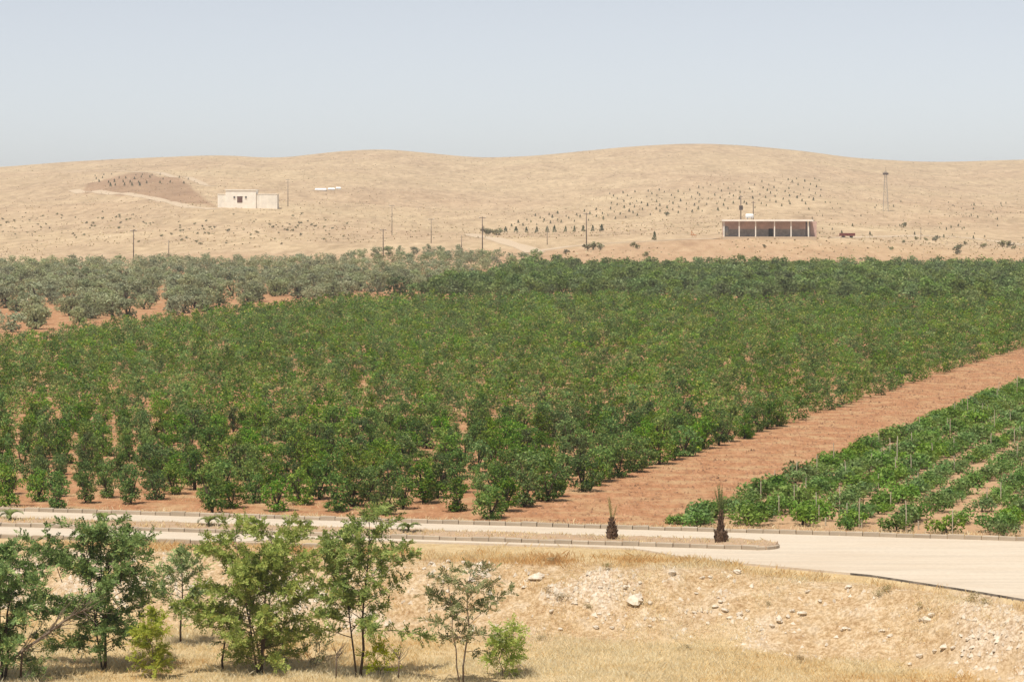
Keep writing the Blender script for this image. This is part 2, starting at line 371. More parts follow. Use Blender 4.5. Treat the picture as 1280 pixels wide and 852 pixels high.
# kerb rows: one stone is one object
ang = math.atan(-.264)
def stone_mesh(L, w, h, i):
    r = np.random.default_rng(i); mb = MB().bbox(-L/2+.02, L/2-.02, -w/2, w/2, -.3, h, .03)
    for q in range(4, 12):
        x, y, z = mb.v[q]; mb.v[q] = (x+r.normal(0, .006), y+r.normal(0, .008), z+r.normal(0, .008))
    return mb.mesh('kerb_stone', M['kerb'])
def kerb_row(name, label, dfun, x0, x1, h, w=.16, L=.85, lean=.02):
    row = link(name, None, None, (0, 0, 0)); row['kind'] = 'structure'; row['label'] = label
    ms = [stone_mesh(L, w, h, 50+i) for i in range(5)]
    step = L*cos(ang); k = 0; x = x0
    while x < x1:
        o = link('kerb_stone', ms[int(rng.integers(5))], row, (x, dfun(x)+rng.normal(0, .012), rng.normal(0, .02)), ang+rng.normal(0, .02))
        o.rotation_euler[0] = rng.normal(0, lean); o.rotation_euler[1] = rng.normal(0, .008)
        x += step; k += 1
    return row
mid_n = lambda x: 141.3-.264*x
mid_f = lambda x: 143.8-.264*x
MX1 = 11.9
kerb_row('far_kerb', 'row of concrete kerb stones along the far edge of the road', lambda x: 148.55-.264*x, -29.5, 34, .21, .2, .85)
kerb_row('median_kerb', 'row of concrete kerb stones on the near side of the median strip', mid_n, -29.5, MX1+.1, .20)
kerb_row('median_kerb', 'row of concrete kerb stones on the far side of the median strip', mid_f, -29.5, MX1+.1, .20)
kerb_row('near_kerb', 'low row of kerb stones along the near edge of the road, left half', lambda x: float(road_near(x))-.1, -29.5, -9.5, .13)
# median fill with a rounded nose
vs = []; fs_ = []; xm = np.concatenate([np.arange(-32, MX1, 1.2), [MX1, MX1+.5, MX1+.9, MX1+1.1]])
for i, x in enumerate(xm):
    c = (mid_n(x)+mid_f(x))/2; hw = 1.25 if x <= MX1 else 1.25*math.sqrt(max(.02, 1-((x-MX1)/1.12)**2))
    for k in range(7):
        q = k/6*2-1; vs.append((x, c+q*hw*.97, .15+.10*(1-q*q)+.05*rng.normal()*(abs(q) < .9)))
    vs.append((x, c-hw, -.1)); vs.append((x, c+hw, -.1))
for i in range(len(xm)-1):
    b0, b1 = i*9, (i+1)*9
    for k in range(6): fs_.append((b0+k, b1+k, b1+k+1, b0+k+1))
    fs_.append((b0+7, b1+7, b1, b0)); fs_.append((b0+6, b1+6, b1+8, b0+8))
structure(link('median', mesh_py('median', vs, fs_, M['median'])), 'raised soil strip between the two carriageways')
nose = link('median_nose_kerb', None); structure(nose, 'rounded kerb at the end of the median strip')
ms = stone_mesh(.5, .16, .17, 90); cx = MX1-.1; cy = (mid_n(MX1)+mid_f(MX1))/2
for q in np.linspace(-1.35, 1.35, 7):
    o = link('kerb_stone', ms, nose, (cx+1.2*cos(q), cy+1.27*sin(q)-.15*cos(q), 0), q+pi/2)

# ---------------------------------------------------------------- foliage builders
def unit(n, r): v = r.normal(size=(n, 3)); return v/np.linalg.norm(v, axis=1, keepdims=True)
def leaves(P, size, r, aspect=.55, up=.5, nrm=None):
    n = len(P); nn = unit(n, r); nn[:, 2] = nn[:, 2]+up
    if nrm is not None: nn = nn+nrm
    nn /= np.linalg.norm(nn, axis=1, keepdims=True)+1e-9
    t = np.cross(nn, unit(n, r)); t /= np.linalg.norm(t, axis=1, keepdims=True)+1e-9; bt = np.cross(nn, t)
    s = (size*(.6+.8*r.random(n)))[:, None]
    return np.stack([P-t*s*.5, P-bt*s*.5*aspect+t*s*.05, P+t*s*.5, P+bt*s*.5*aspect+t*s*.05], 1)
def clump_crown(r, n, R, z0, z1, nclump, rc, leaf, flat=.8, vase=.0, up=.45, low=0):
    """leaf quads of a crown made of uneven clumps between heights z0 and z1"""
    C = [(.2*R, 0, z0+(z1-z0)*.35, rc), (-.2*R, .1*R, z0+(z1-z0)*.55, rc), (0, -.15*R, z0+(z1-z0)*.75, rc)]
    for q_ in range(low):
        a_ = 2*pi*q_/low+r.random(); C.append((R*.5*cos(a_), R*.5*sin(a_), z0+(z1-z0)*(.10+.14*r.random()), rc*.95))
    while len(C) < nclump:
        h = r.random()**.85; q = r.random()*2*pi; prof_ = (math.sin(pi*(.20+.72*h))**.7)*(1-vase+vase*h*1.3)
        rr = R*prof_*math.sqrt(r.random())
        C.append((rr*cos(q), rr*sin(q), z0+rc*.6+(z1-z0-rc*1.1)*h, rc*(.65+.7*r.random())))
    C = np.array(C); k = r.choice(len(C), n, p=C[:, 3]**2/np.sum(C[:, 3]**2))
    d = unit(n, r); rad = C[k, 3]*(.45+.6*r.random(n)**.6)
    P = C[k, :3]+d*rad[:, None]*np.array([1, 1, flat]); P[:, 2] = np.maximum(P[:, 2], .08)
    return leaves(P, leaf, r, up=up, nrm=d*.7), np.clip(.15+.7*r.random(n)+.12*r.normal(size=n)+(.10*((k*7) % 5)/5), 0, 1)
def crown_mesh(name, r, mat, **kw):
    V, lr = clump_crown(r, **kw); return mesh_np(name, V, 4, mat, {'lr': lr, 'tr': np.zeros(len(V))})
def trunk_mesh(name, r, h, r0, nst, spread, mat):
    mb = MB()
    for s in range(nst):
        q = r.random()*2*pi; sx, sy = cos(q)*spread, sin(q)*spread; b0 = .25*spread
        mb.tube([(cos(q)*b0*.3, sin(q)*b0*.3, -.15), (cos(q)*b0*.5, sin(q)*b0*.5, h*.3), (sx*.6, sy*.6, h*.65), (sx, sy, h)], [r0*1.2, r0, r0*.75, r0*.3], 5)
    return mb.mesh(name, mat, True)
def joined(name, specs, mat):
    """specs: list of (V(n,4,3), lr, positions(m,3), yaw(m), scale(m,3)) -> one mesh"""
    VV = []; LR = []; TR = []
    for V, lr, pos, yaw, sc in specs:
        if len(pos) == 0: continue
        c, s = np.cos(yaw)[:, None, None], np.sin(yaw)[:, None, None]
        x = V[None, :, :, 0]; y = V[None, :, :, 1]; z = V[None, :, :, 2]
        Q = np.stack([(x*c-y*s)*sc[:, 0, None, None], (x*s+y*c)*sc[:, 0, None, None], z*sc[:, 1, None, None]*np.ones_like(x*c)], -1)+pos[:, None, None, :]
        Q = Q[:, :, [1, 2, 3]]; VV.append(Q.reshape(-1, 3, 3)); LR.append(np.tile(lr, len(pos))); TR.append(np.repeat(rng.random(len(pos)), len(V)))
    return mesh_np(name, np.concatenate(VV), 3, mat, {'lr': np.concatenate(LR), 'tr': np.concatenate(TR)})

# ---------------------------------------------------------------- orchard
_o1 = 'first second third fourth fifth sixth seventh eighth ninth tenth eleventh twelfth thirteenth fourteenth fifteenth sixteenth seventeenth eighteenth nineteenth'.split()
_tens = {2: 'twent', 3: 'thirt', 4: 'fort', 5: 'fift', 6: 'sixt', 7: 'sevent', 8: 'eight', 9: 'ninet'}
def nth(n):
    if n < 20: return _o1[n-1]
    if n >= 100: return str(n)+'th'
    return _tens[n//10]+('ieth' if n % 10 == 0 else 'y '+_o1[n % 10-1])
A = np.array([.333, 1.0])/math.hypot(.333, 1); Bv = np.array([A[1], -A[0]])
S = 3.05
P = []
for i in range(-10, 130):
    for j in range(0, 85):
        p = np.array([edge_orch(155)-1.0, 155.])+A*S*i-Bv*S*j
        e = rng.normal(0, .22, 2); x, D = p[0]+e[0], p[1]+e[1]
        u = 640+F*x/D
        if D < road_far(x)+1.3 or D > 488+.05*x+70*fbm(np.array([x/22.]), np.array([8.]))[0]+rng.normal(0, 9) or u < -45 or u > 1330: continue
        if D > 325 and x < left_orch(D)+1.5: continue
        if rng.random() < .035: continue
        P.append((x, D, j))
# a few self-sown trees standing forward of the rows by the road
P = np.array(P); P = P[np.argsort(np.hypot(P[:, 0], P[:, 1]))]
pj = P[:, 2].astype(int); P = P[:, :2]; pz = gz(P[:, 0], P[:, 1]); n_ind = 300; row_n = {}
crowns = []; trunks = []
for i in range(8):
    r = np.random.default_rng(100+i); R = .70+.2*r.random(); Hh = 1.8+.4*r.random()
    crowns.append(crown_mesh('crown', r, M['orchard'], n=1500, R=R, z0=-.12+.2*r.random(), z1=Hh, nclump=42, rc=.24, leaf=.14, vase=.05, up=.75, low=9))
    trunks.append(trunk_mesh('trunk', r, Hh*.7, .05, 4, .45, M['bark']))
u_of = lambda x, D: 640+F*x/D
for k in range(n_ind):
    x, D = P[k]; s = .82+.36*rng.random(); v = int(rng.integers(8))
    if rng.random() < .08: s *= .7
    t = link('orchard_tree', None, None, (x, D, pz[k]), rng.random()*6.28, (s*(.9+.25*rng.random()), s*(.9+.25*rng.random()), s))
    row_n[pj[k]] = row_n.get(pj[k], 0)+1
    tag(t, 'bushy green orchard tree, %s row from the red strip, %s from the road' % (nth(pj[k]+1), nth(row_n[pj[k]])), 'tree', 'orchard trees in rows behind the road')
    if u_of(x, D) < 185: t.scale[0] *= .82; t.scale[1] *= .82
    link('crown', crowns[v], t); link('trunk', trunks[v], t)
rest = P[n_ind:]; rz_ = pz[n_ind:]; specs = []
dist = rest[:, 1]
for lo, hi, nl, lf in ((0, 215, 580, .22), (215, 300, 420, .26), (300, 400, 280, .31), (400, 900, 190, .38)):
    for v in range(5):
        r = np.random.default_rng(200+v+int(lo))
        V, lr = clump_crown(r, n=nl, R=.88, z0=-.05, z1=2.05, nclump=28, rc=.27, leaf=lf, vase=.05, up=.75, low=6)
        idx = np.where((dist >= lo) & (dist < hi) & (np.arange(len(rest)) % 5 == v))[0]
        s = .82+.36*rng.random(len(idx))
        specs.append((V, lr, np.stack([rest[idx, 0], rest[idx, 1], rz_[idx]], -1), rng.random(len(idx))*6.28, np.stack([s*(.95+.2*rng.random(len(idx))), s], -1)))
o = link('orchard_rows', joined('orchard_rows', specs, M['orchard']))
tag(o, 'dense mass of green orchard trees farther back behind the front rows', 'trees', kind='stuff')
print('orchard', len(P))

# larger, greyer trees at the back of the orchard
P2 = []
for i in range(0, 60):
    for j in range(-30, 40):
        p = np.array([0, 492.])+np.array([.333, 1])/1.054*5.3*i+np.array([.948, -.316])*5.3*j
        x, D = p+rng.normal(0, .7, 2); u = 640+F*x/D
        if D < 490+.05*x+70*fbm(np.array([x/22.]), np.array([8.]))[0]+rng.normal(0, 9) or D > 690-6*fbm(np.array([x/20.]), np.array([1.]))[0] or u < 0 or u > 1330: continue
        if x < left_orch(D)+2: continue
        if rng.random() < .06: continue
        P2.append((x, D))
P2 = np.array(P2); P2 = P2[np.argsort(P2[:, 1])]; z2 = gz(P2[:, 0], P2[:, 1])
def full_tree(name, r, mat, bark, h, **kw):
    """one mesh: crown leaf quads plus trunk"""
    V, lr = clump_crown(r, **kw); me = mesh_np(name, V, 4, mat, {'lr': lr, 'tr': np.zeros(len(V))}); return me
c2 = [full_tree('crown', np.random.default_rng(300+i), M['orchard_far'], None, 3, n=520, R=1.75, z0=.4, z1=3.6, nclump=28, rc=.62, leaf=.42) for i in range(6)]
dark_u = [540, 583, 690, 878, 1040, 450, 960, 1095]; 
for k in range(min(300, len(P2))):
    x, D = P2[k]; s = .7+.55*rng.random()
    v = int(rng.integers(6)); o = link('fruit_tree', None, None, (x, D, z2[k]), rng.random()*6.28, (s*1.1, s*1.1, s))
    link('crown', c2[v], o); link('trunk', trunks[v], o, None, 0, 1.3)
    tag(o, 'larger grey green fruit tree in the back part of the orchard', 'tree', 'larger fruit trees at the back of the orchard')
specs = []
for v in range(5):
    V, lr = clump_crown(np.random.default_rng(320+v), n=440, R=1.75, z0=.4, z1=3.6, nclump=20, rc=.6, leaf=.55)
    idx = np.arange(300+v, len(P2), 5); s = .85+.4*rng.random(len(idx))
    specs.append((V, lr, np.stack([P2[idx, 0], P2[idx, 1], z2[idx]], -1), rng.random(len(idx))*6.28, np.stack([s*1.1, s], -1)))
o = link('fruit_tree_mass', joined('fruit_tree_mass', specs, M['orchard_far']))
tag(o, 'far band of grey green fruit trees along the back edge of the orchard', 'trees', kind='stuff')
print('far', len(P2))

# ---------------------------------------------------------------- olive grove
P3 = []
for i in range(-5, 75):
    for j in range(-5, 45):
        p = np.array([5, 360.])+np.array([.25, 1])/1.03*7.3*i-np.array([.97, -.24])*7.3*j
        x, D = p+rng.normal(0, .8, 2); u = 640+F*x/D
        if u < -45 or D < 350 or D > 752+25*fbm(np.array([x/25.]), np.array([4.]))[0]: continue
        if x > left_orch(D)-5.5-3*rng.random(): continue
        sparse = .50 if D < 470 else (.26 if D < 560 else .08)
        if rng.random() < sparse: continue
        P3.append((x, D))
P3 = np.array(P3); P3 = P3[np.argsort(P3[:, 1])]; z3 = gz(P3[:, 0], P3[:, 1])
oc = [crown_mesh('crown', np.random.default_rng(400+i), M['olive'], n=850, R=1.6, z0=.12, z1=2.8, nclump=28, rc=.5, leaf=.32, up=.7, low=5) for i in range(6)]
o_nth = 0
ot = [trunk_mesh('trunk', np.random.default_rng(420+i), 2.0, .11, 3, .7, M['bark']) for i in range(6)]
for k in range(min(300, len(P3))):
    x, D = P3[k]; s = .8+.45*rng.random(); v = int(rng.integers(6)); f_ = D < 470
    o_nth += 1
    lab = 'grey green olive tree on open red soil, %s nearest of the olive grove' % nth(o_nth) if f_ else 'grey green olive tree in the middle of the olive grove'
    t = link('olive_tree', None, None, (x, D, z3[k]), rng.random()*6.28, (s*(.95+.3*rng.random()), s*(.95+.3*rng.random()), s))
    tag(t, lab, 'tree', 'olive trees, front' if f_ else 'olive trees, middle of the grove')
    link('crown', oc[v], t); link('trunk', ot[v], t)
specs = []
for v in range(5):
    V, lr = clump_crown(np.random.default_rng(440+v), n=370, R=1.75, z0=.2, z1=2.9, nclump=18, rc=.55, leaf=.52, up=.7)
    idx = np.arange(300+v, len(P3), 5); s = .85+.4*rng.random(len(idx))
    specs.append((V, lr, np.stack([P3[idx, 0], P3[idx, 1], z3[idx]], -1), rng.random(len(idx))*6.28, np.stack([s*1.1, s], -1)))
if len(P3) > 300:
    o = link('olive_grove', joined('olive_grove', specs, M['olive'])); tag(o, 'far olive trees massed at the back of the grove below the hill', 'trees', kind='stuff')
print('olive', len(P3))
# loose olives beyond the grove
l_n = 0
for (u, v, s) in sorted([(452,322,.9),(470,321,1),(486,320,1),(500,319,.9),(518,318,.8),(536,320,1.1),(549,319,.9),(574,322,1.2),(590,326,.9),(612,328,.9),(655,330,1.1),(668,328,1.2),(700,333,1.0),(716,334,.9),(640,330,.8),(560,323,.8)]):
    x, D, z = hit(u, v, 660.)
    t = link('olive_tree', oc[int(rng.integers(6))], None, (x, D, z), rng.random()*6.28, s*1.05)
    l_n += 1; tag(t, 'grey green tree loose on tan ground behind the olive grove, %s from the left' % nth(l_n), 'tree', 'loose trees behind the grove')

# ---------------------------------------------------------------- vineyard
vc = [crown_mesh('foliage', np.random.default_rng(500+i), M['vine'], n=420, R=.85, z0=.02, z1=.85, nclump=12, rc=.30, leaf=.17, flat=.8) for i in range(6)]
vt = [trunk_mesh('trunk', np.random.default_rng(520+i), .6, .035, 2, .35, M['bark']) for i in range(4)]
sm = [MB().tube([(0, 0, -.2), (.01*i, 0, 1.0), (.02*i, .01*i, 1.05+.12*i)], [.03, .027, .024], 6).mesh('stake', M['stake']) for i in range(4)]
nv = 0; cand = []; vrow = {}; vrest = []
for j in range(0, 14):
    for i in range(-12, 110):
        p = np.array([edge_vine(155)+.9, 155.])+A*1.5*i+Bv*2.6*j
        x, D = p+rng.normal(0, .18, 2); u = 640+F*x/D
        if D < road_far(x)+1.6 or u > 1310: continue
        cand.append((D, x, j))
cand.sort()
for D, x, j in cand:
    if rng.random() < (.05 if j < 3 else .22): continue
    if nv >= 300: vrest.append((x, D)); continue
    s = (1.08 if j < 3 else .95)*(.75+.5*rng.random()); z = gz1(x, D)
    t = link('grape_vine', None, None, (x, D, z), rng.random()*6.28, (s*1.1, s*1.1, s))
    vrow[j] = vrow.get(j, 0)+1
    tag(t, 'leafy grape vine, %s row from the red strip, %s from the road' % (nth(j+1), nth(vrow[j])), 'vine', 'grape vines in the vineyard')
    k = int(rng.integers(6)); link('foliage', vc[k], t); link('trunk', vt[k % 4], t); nv += 1
    if rng.random() < .26:
        o = link('vine_stake', sm[int(rng.integers(4))], None, (x+rng.normal(0, .3), D-.5-.4*rng.random(), z), rng.random()*6, (1, 1, .85+.35*rng.random()))
        tag(o, 'thin pale wooden stake among the grape vines', 'stake', 'vineyard stakes')
if vrest:
    vr = np.array(vrest); nr_ = len(vr); V, lr = clump_crown(np.random.default_rng(530), n=300, R=.85, z0=.02, z1=.85, nclump=12, rc=.30, leaf=.27)
    sc_ = .75+.4*rng.random(nr_); o = link('far_vines', joined('far_vines', [(V, lr, np.stack([vr[:, 0], vr[:, 1], gz(vr[:, 0], vr[:, 1])], -1), rng.random(nr_)*6.28, np.stack([sc_*1.1, sc_], -1))], M['vine']))
    tag(o, 'far grape vines at the back of the vineyard near the right edge', 'vines', kind='stuff')
x, D, z = hit(1121, 588); o = link('vine_stake', sm[2], None, (x, D, z), 0, (1.3, 1.3, 1.7)); tag(o, 'tallest pale stake, rising above the vines near the strip', 'stake')
for (u, v, s) in [(845,655,.55),(862,654,.6),(880,653,.5),(838,654,.4)]:
    x, D, z = hit(u, v); t = link('grape_vine', vc[1], None, (x, D, z), u, (s*1.6, s*1.6, s)); tag(t, 'low green creeping vine between the red strip and the kerb', 'vine', 'creeping vines by the kerb')
for (u, v) in [(1077,660),(1148,662),(1275,668),(1032,657)]:
    x, D, z = hit(u, v); o = link('marker_stake', sm[0], None, (x, D, z), 0, (1.6, 1.6, .42)); tag(o, 'short pale peg in dry grass behind the far kerb', 'stake', 'short pegs behind the kerb')
print('vines', nv)

# ---------------------------------------------------------------- hill planting
def cone_mesh(r, h, R, n, leaf, mat):
    hh = r.random(n)**.8; q = r.random(n)*2*pi; rr = R*(1-hh)**.8*(.55+.5*r.random(n))
    P_ = np.stack([rr*np.cos(q), rr*np.sin(q), .1+hh*(h-.1)], -1)
    V = leaves(P_, leaf, r, up=.4, nrm=np.stack([np.cos(q), np.sin(q), 0*q], -1)); return mesh_np('young_conifer', V, 4, mat, {'lr': r.random(n), 'tr': np.zeros(n)})
con = [cone_mesh(np.random.default_rng(600+i), 2.2, .8, 130, .5, M['conifer']) for i in range(4)]
scr = [full_tree('scrub_bush', np.random.default_rng(620+i), M['scrub'], None, 1, n=110, R=.7, z0=.05, z1=1.1, nclump=7, rc=.35, leaf=.38) for i in range(4)]
def plant(kind, u, v, h, label, group, name='young_conifer'):
    x, D, z = hit(u, v, 690.); s = .85*h/(2.2 if kind == 'c' else 1.1)
    o = link(name, (con if kind == 'c' else scr)[int(rng.integers(4))], None, (x, D, z), rng.random()*6, (s*(.9+.3*rng.random()), s*(.9+.3*rng.random()), s)); tag(o, label, 'tree' if kind == 'c' else 'bush', group)
for k, u in enumerate([632,645,658,671,684,693,707,718,729,741,752]):
    plant('c', u, 291.5-k*.25, 2.3+.6*rng.random(), 'dark young conifer in the row above the dirt road', 'row of conifers above the dirt road')
for u, v in [(604,292),(611,293.5),(618,294),(625,293)]: plant('s', u, v, 2.6, 'dense grey green bush at the left end of the conifer row', 'bushes by the dirt road', 'scrub_bush')
for row in range(9):       # planted lines climbing to the right
    for k in range(24):
        u = 640+k*16+row*9+rng.normal(0, 1.6); v = 284-k*1.45-row*4.6+rng.normal(0, .45)+.0022*(k*16)**1.3
        if u > 1030 or v > 286 or (row > 3 and u < 760) or rng.random() < .06: continue
        plant('c', u, v, 1.0+.8*rng.random(), 'small dark sapling in the planted lines on the middle slope', 'saplings on the middle slope')
for k in range(75):
    u = 1010+270*rng.random(); v = 250+.02*(u-1010)+45*rng.random()**1.3
    plant('c', u, v, .7+.9*rng.random()**2, 'small dark sapling scattered on the right hand slope', 'saplings on the right slope')
for k in range(125):
    u = 435*rng.random(); v = 283-.012*u+10*rng.normal()*.8+ (10 if u > 200 else 0)*rng.random()*2
    if v > 318 or v < 262: continue
    plant('s', u, v, .5+.6*rng.random(), 'small dry shrub dotted on the tan slope at the left', 'shrubs on the left slope', 'scrub_bush')
for row, (v0, u0, u1, h) in enumerate([(219,122,215,1.3),(223,120,235,1.6),(228,125,240,1.9),(232,135,180,2.2)]):
    for u in np.arange(u0, u1, 9.5):
        if rng.random() < .25: continue
        plant('c', u+rng.normal(0, 1.5), v0+rng.normal(0, .7)+abs(u-180)*.02, h*(.8+.4*rng.random()), 'small conifer on the red brown knoll left of the white house', 'conifers on the red knoll')
for (u, v, h, lab) in [(818,300,2.9,'single dark pointed conifer alone below the planted slope')]: plant('c', u, v, h, lab, None)
for (u, v, h) in [(733,313,2.2),(742,312,2.6),(750,313,2.0),(708,317,1.4),(792,309,1.8),(796,311,1.6),(808,321,1.6),(1170,301,2.2),(1198,313,2.2),(1196,318,1.6),(1206,306,1.3),(1231,309,1.6),(1253,309,2.4),(1262,309,2.2),(1145,300,1.3),(1157,301,1.3),(1130,304,1.2),(1268,312,1.4),(955,309,1.0),(1115,313,1.2),(834,270,2),(1131,284,2.2)]:
    plant('s', u, v, h, 'rounded dark bush on open tan ground behind the orchard', 'bushes behind the orchard', 'scrub_bush')

r = np.random.default_rng(66); n = 15000; D = 720*(2280/720)**r.random(n); x = r.uniform(-.19, .19, n)*D
ok = (fbm(x/60, D/120, 3) > -.12) & (gz(x, D) > 1.0); x, D = x[ok], D[ok]
tl = leaves(np.stack([x, D, gz(x, D)+.12], -1), .75, r, aspect=.6, up=.2)
o = link('dry_tussocks', mesh_np('dry_tussocks', tl, 4, leaf_mat('tussock', [(0, (.32,.235,.145)), (.6, (.46,.35,.22)), (1, (.64,.53,.36))], .3), {'lr': r.random(len(tl)), 'tr': r.random(len(tl))})); tag(o, 'dry tussocks and low weeds speckling the tan hills', 'weeds', kind='stuff')
# dirt tracks draped on the slopes
def track(name, label, pts, w, D0=690., lift=.12):
    Q = np.array([hit(u, v, D0)[:2] for u, v in pts]); t = np.linspace(0, len(Q)-1, 60); X_ = np.interp(t, range(len(Q)), Q[:, 0]); Y_ = np.interp(t, range(len(Q)), Q[:, 1])
    k_ = np.ones(7)/7; X_ = np.convolve(np.pad(X_, 3, mode='edge'), k_, 'valid'); Y_ = np.convolve(np.pad(Y_, 3, mode='edge'), k_, 'valid')
    dx, dy = np.gradient(X_), np.gradient(Y_); l = np.hypot(dx, dy)+1e-6; nx, ny = -dy/l, dx/l; vs = []; fs = []
    for i in range(60):
        for q in (-1, -.5, 0, .5, 1):
            x, y = X_[i]+nx[i]*w/2*q, Y_[i]+ny[i]*w/2*q; vs.append((x, y, gz1(x, y)+lift*(1-.5*q*q)))
    for i in range(59):
        for q in range(4): a = i*5+q; fs.append((a, a+5, a+6, a+1))
    structure(link(name, mesh_py(name, vs, fs, M['track'])), label)
track('dirt_track', 'pale dirt track climbing from the white house past the red knoll', [(90,236),(120,239),(150,242),(180,246),(205,251),(232,259),(270,262)], 6, 1000)
track('dirt_track', 'faint pale track along the crest of the red brown knoll', [(70,216),(95,214),(150,213.5),(205,216),(240,224),(268,233)], 5, 1000)
track('dirt_road', 'pale dirt road bending down behind the olive grove', [(588,292),(610,297),(632,303),(655,309),(670,316)], 6)
track('dirt_road', 'dirt road running right towards the open shed', [(670,314),(720,307),(780,303),(850,299.5),(900,298.5)], 4)
track('dirt_road', 'dirt road leaving the shed towards the right edge', [(1030,297),(1080,296),(1140,294),(1210,297),(1250,302),(1300,308)], 5)

# ---------------------------------------------------------------- power poles and mast
def pole(u, v, hpx, label, arms=1, mat='pole', D=None, r=.13):
    x, D_, z = hit(u, v, 690.)
    h = hpx*D_/F; t = link('power_pole', None, None, (x, D_, z), 0); tag(t, label, 'pole', 'power poles below the hills')
    link('shaft', MB().tube([(0,0,-.5), (0,0,h*.5), (0,0,h)], [r*1.2, r, r*.75], 8).mesh('shaft', M[mat], True), t)
    for k in range(arms):
        zz = h-.35-k*1.0; link('crossarm', MB().box(-.85, .85, -.07, .07, zz-.07, zz+.07).mesh('crossarm', M[mat]), t)
        for q in (-.75, 0, .75):
            link('insulator', MB().tube([(q,0,zz+.07),(q,0,zz+.2),(q,0,zz+.3)], [.05,.09,.05], 6).mesh('insulator', M['white']), t)
pole(167, 329, 42, 'dark wooden power pole rising from the olive grove at the far left')
pole(211, 322, 22, 'short weathered pole beside the dark pole at the far left', 0, 'pole_grey')
pole(479, 321, 35, 'dark power pole at the back of the olive grove near the middle')
pole(490, 294, 38, 'faint tall pole on the slope behind the dark middle pole', 1, 'pole_grey', r=.11)
pole(539, 304, 31, 'faint grey pole between the dark middle poles', 1, 'pole_grey', r=.11)
pole(603, 320, 49, 'tall dark power pole in front of the grey green bushes', 1, 'pole')
pole(733, 309, 43, 'dark power pole at the right end of the conifer row', 1, 'pole')
pole(684, 306, 24, 'thin faint pole below the conifer row', 0, 'pole_grey', r=.1)
pole(577, 310, 16, 'short thin pole left of the dirt road', 0, 'pole_grey', r=.1)
pole(360, 258, 34, 'pole with a dark transformer box just right of the white house', 2, 'pole_grey', r=.15)
pole(1151, 300, 16, 'thin short pole on the slope right of the lattice mast', 0, 'pole_grey', r=.09)
# lattice mast
x, D, z = hit(1107, 264, 690.); h = 50*D/F; t = link('lattice_mast', None, None, (x, D, z)); tag(t, 'tall faint steel lattice mast on the right hand slope', 'mast')
lw = lambda q: 1.15*(1-q)+.35*q
for sx in (-1, 1):
    for sy in (-1, 1): link('mast_leg', MB().tube([(sx*lw(0), sy*lw(0), -.5), (sx*lw(1), sy*lw(1), h)], [.05, .04], 5).mesh('mast_leg', M['steel']), t)
br = MB(); L = 12
for i in range(L):
    q0, q1 = i/L, (i+1)/L
    for (ax, ay, bx_, by_) in ((-1,-1,1,-1),(1,-1,1,1),(1,1,-1,1),(-1,1,-1,-1)):
        br.tube([(ax*lw(q0), ay*lw(q0), q0*h), (bx_*lw(q1), by_*lw(q1), q1*h)], [.022,.022], 4); br.tube([(ax*lw(q1), ay*lw(q1), q1*h), (bx_*lw(q1), by_*lw(q1), q1*h)], [.022,.022], 4)
o = link('bracing', br.mesh('bracing', M['steel']), t); o['kind'] = 'stuff'
link('antenna_platform', MB().box(-1.1, 1.1, -1.1, 1.1, h-1.6, h-.7).mesh('antenna_platform', M['pole']), t)
link('spike', MB().tube([(0,0,h-.7),(0,0,h+2.2)], [.06,.03], 5).mesh('spike', M['pole']), t)

# ---------------------------------------------------------------- white house on the slope
x0, D, z = hit(309, 255.5, 1000.); D = 1200; pm = D/F; zb = float(min(gz1((272-640)*pm, D), gz1((346-640)*pm, D)))-.3; base = vz(D, 255.5)
hx = lambda u: (u-309)*pm
house = link('white_house', None, None, ((309-640)*pm, D, base)); tag(house, 'cream white flat roofed house with lower wings on the left slope', 'house')
link('wall', MB().box(hx(282), hx(320), 0, 11, -4, 5.9).mesh('wall', M['plaster']), house)
link('parapet', MB().box(hx(281.4), hx(320.6), -.25, 11.2, 5.9, 6.3).mesh('parapet', M['plaster2']), house)
for a_, b_, zt in ((272, 282, 4.2), (320, 346.5, 4.25)):
    w_ = link('wing', MB().box(hx(a_), hx(b_), .6, 9, -4, zt).mesh('wing', M['plaster2']), house)
    link('coping', MB().box(hx(a_)-.12, hx(b_)+.12, .45, 9.1, zt, zt+.22).mesh('coping', M['plaster']), w_)
dr = link('door', MB().box(hx(296.5), hx(303), -.12, .05, .8, 3.4).mesh('door', M['door']), house)
link('lintel', MB().box(hx(295.8), hx(303.7), -.2, .03, 3.4, 3.6).mesh('lintel', M['plaster2']), dr)
for u in (293, 307.4):
    w_ = link('window', MB().box(hx(u)-.35, hx(u)+.35, -.1, .05, 2.6, 3.4).mesh('window', M['dark']), house)
    link('sill', MB().box(hx(u)-.45, hx(u)+.45, -.2, .03, 2.48, 2.6).mesh('sill', M['plaster2']), w_)
for a_ in np.arange(322, 346, 4.2):
    link('pilaster', MB().box(hx(a_)-.12, hx(a_)+.12, .5, .65, -4, 4.24).mesh('pilaster', M['plaster']), house)
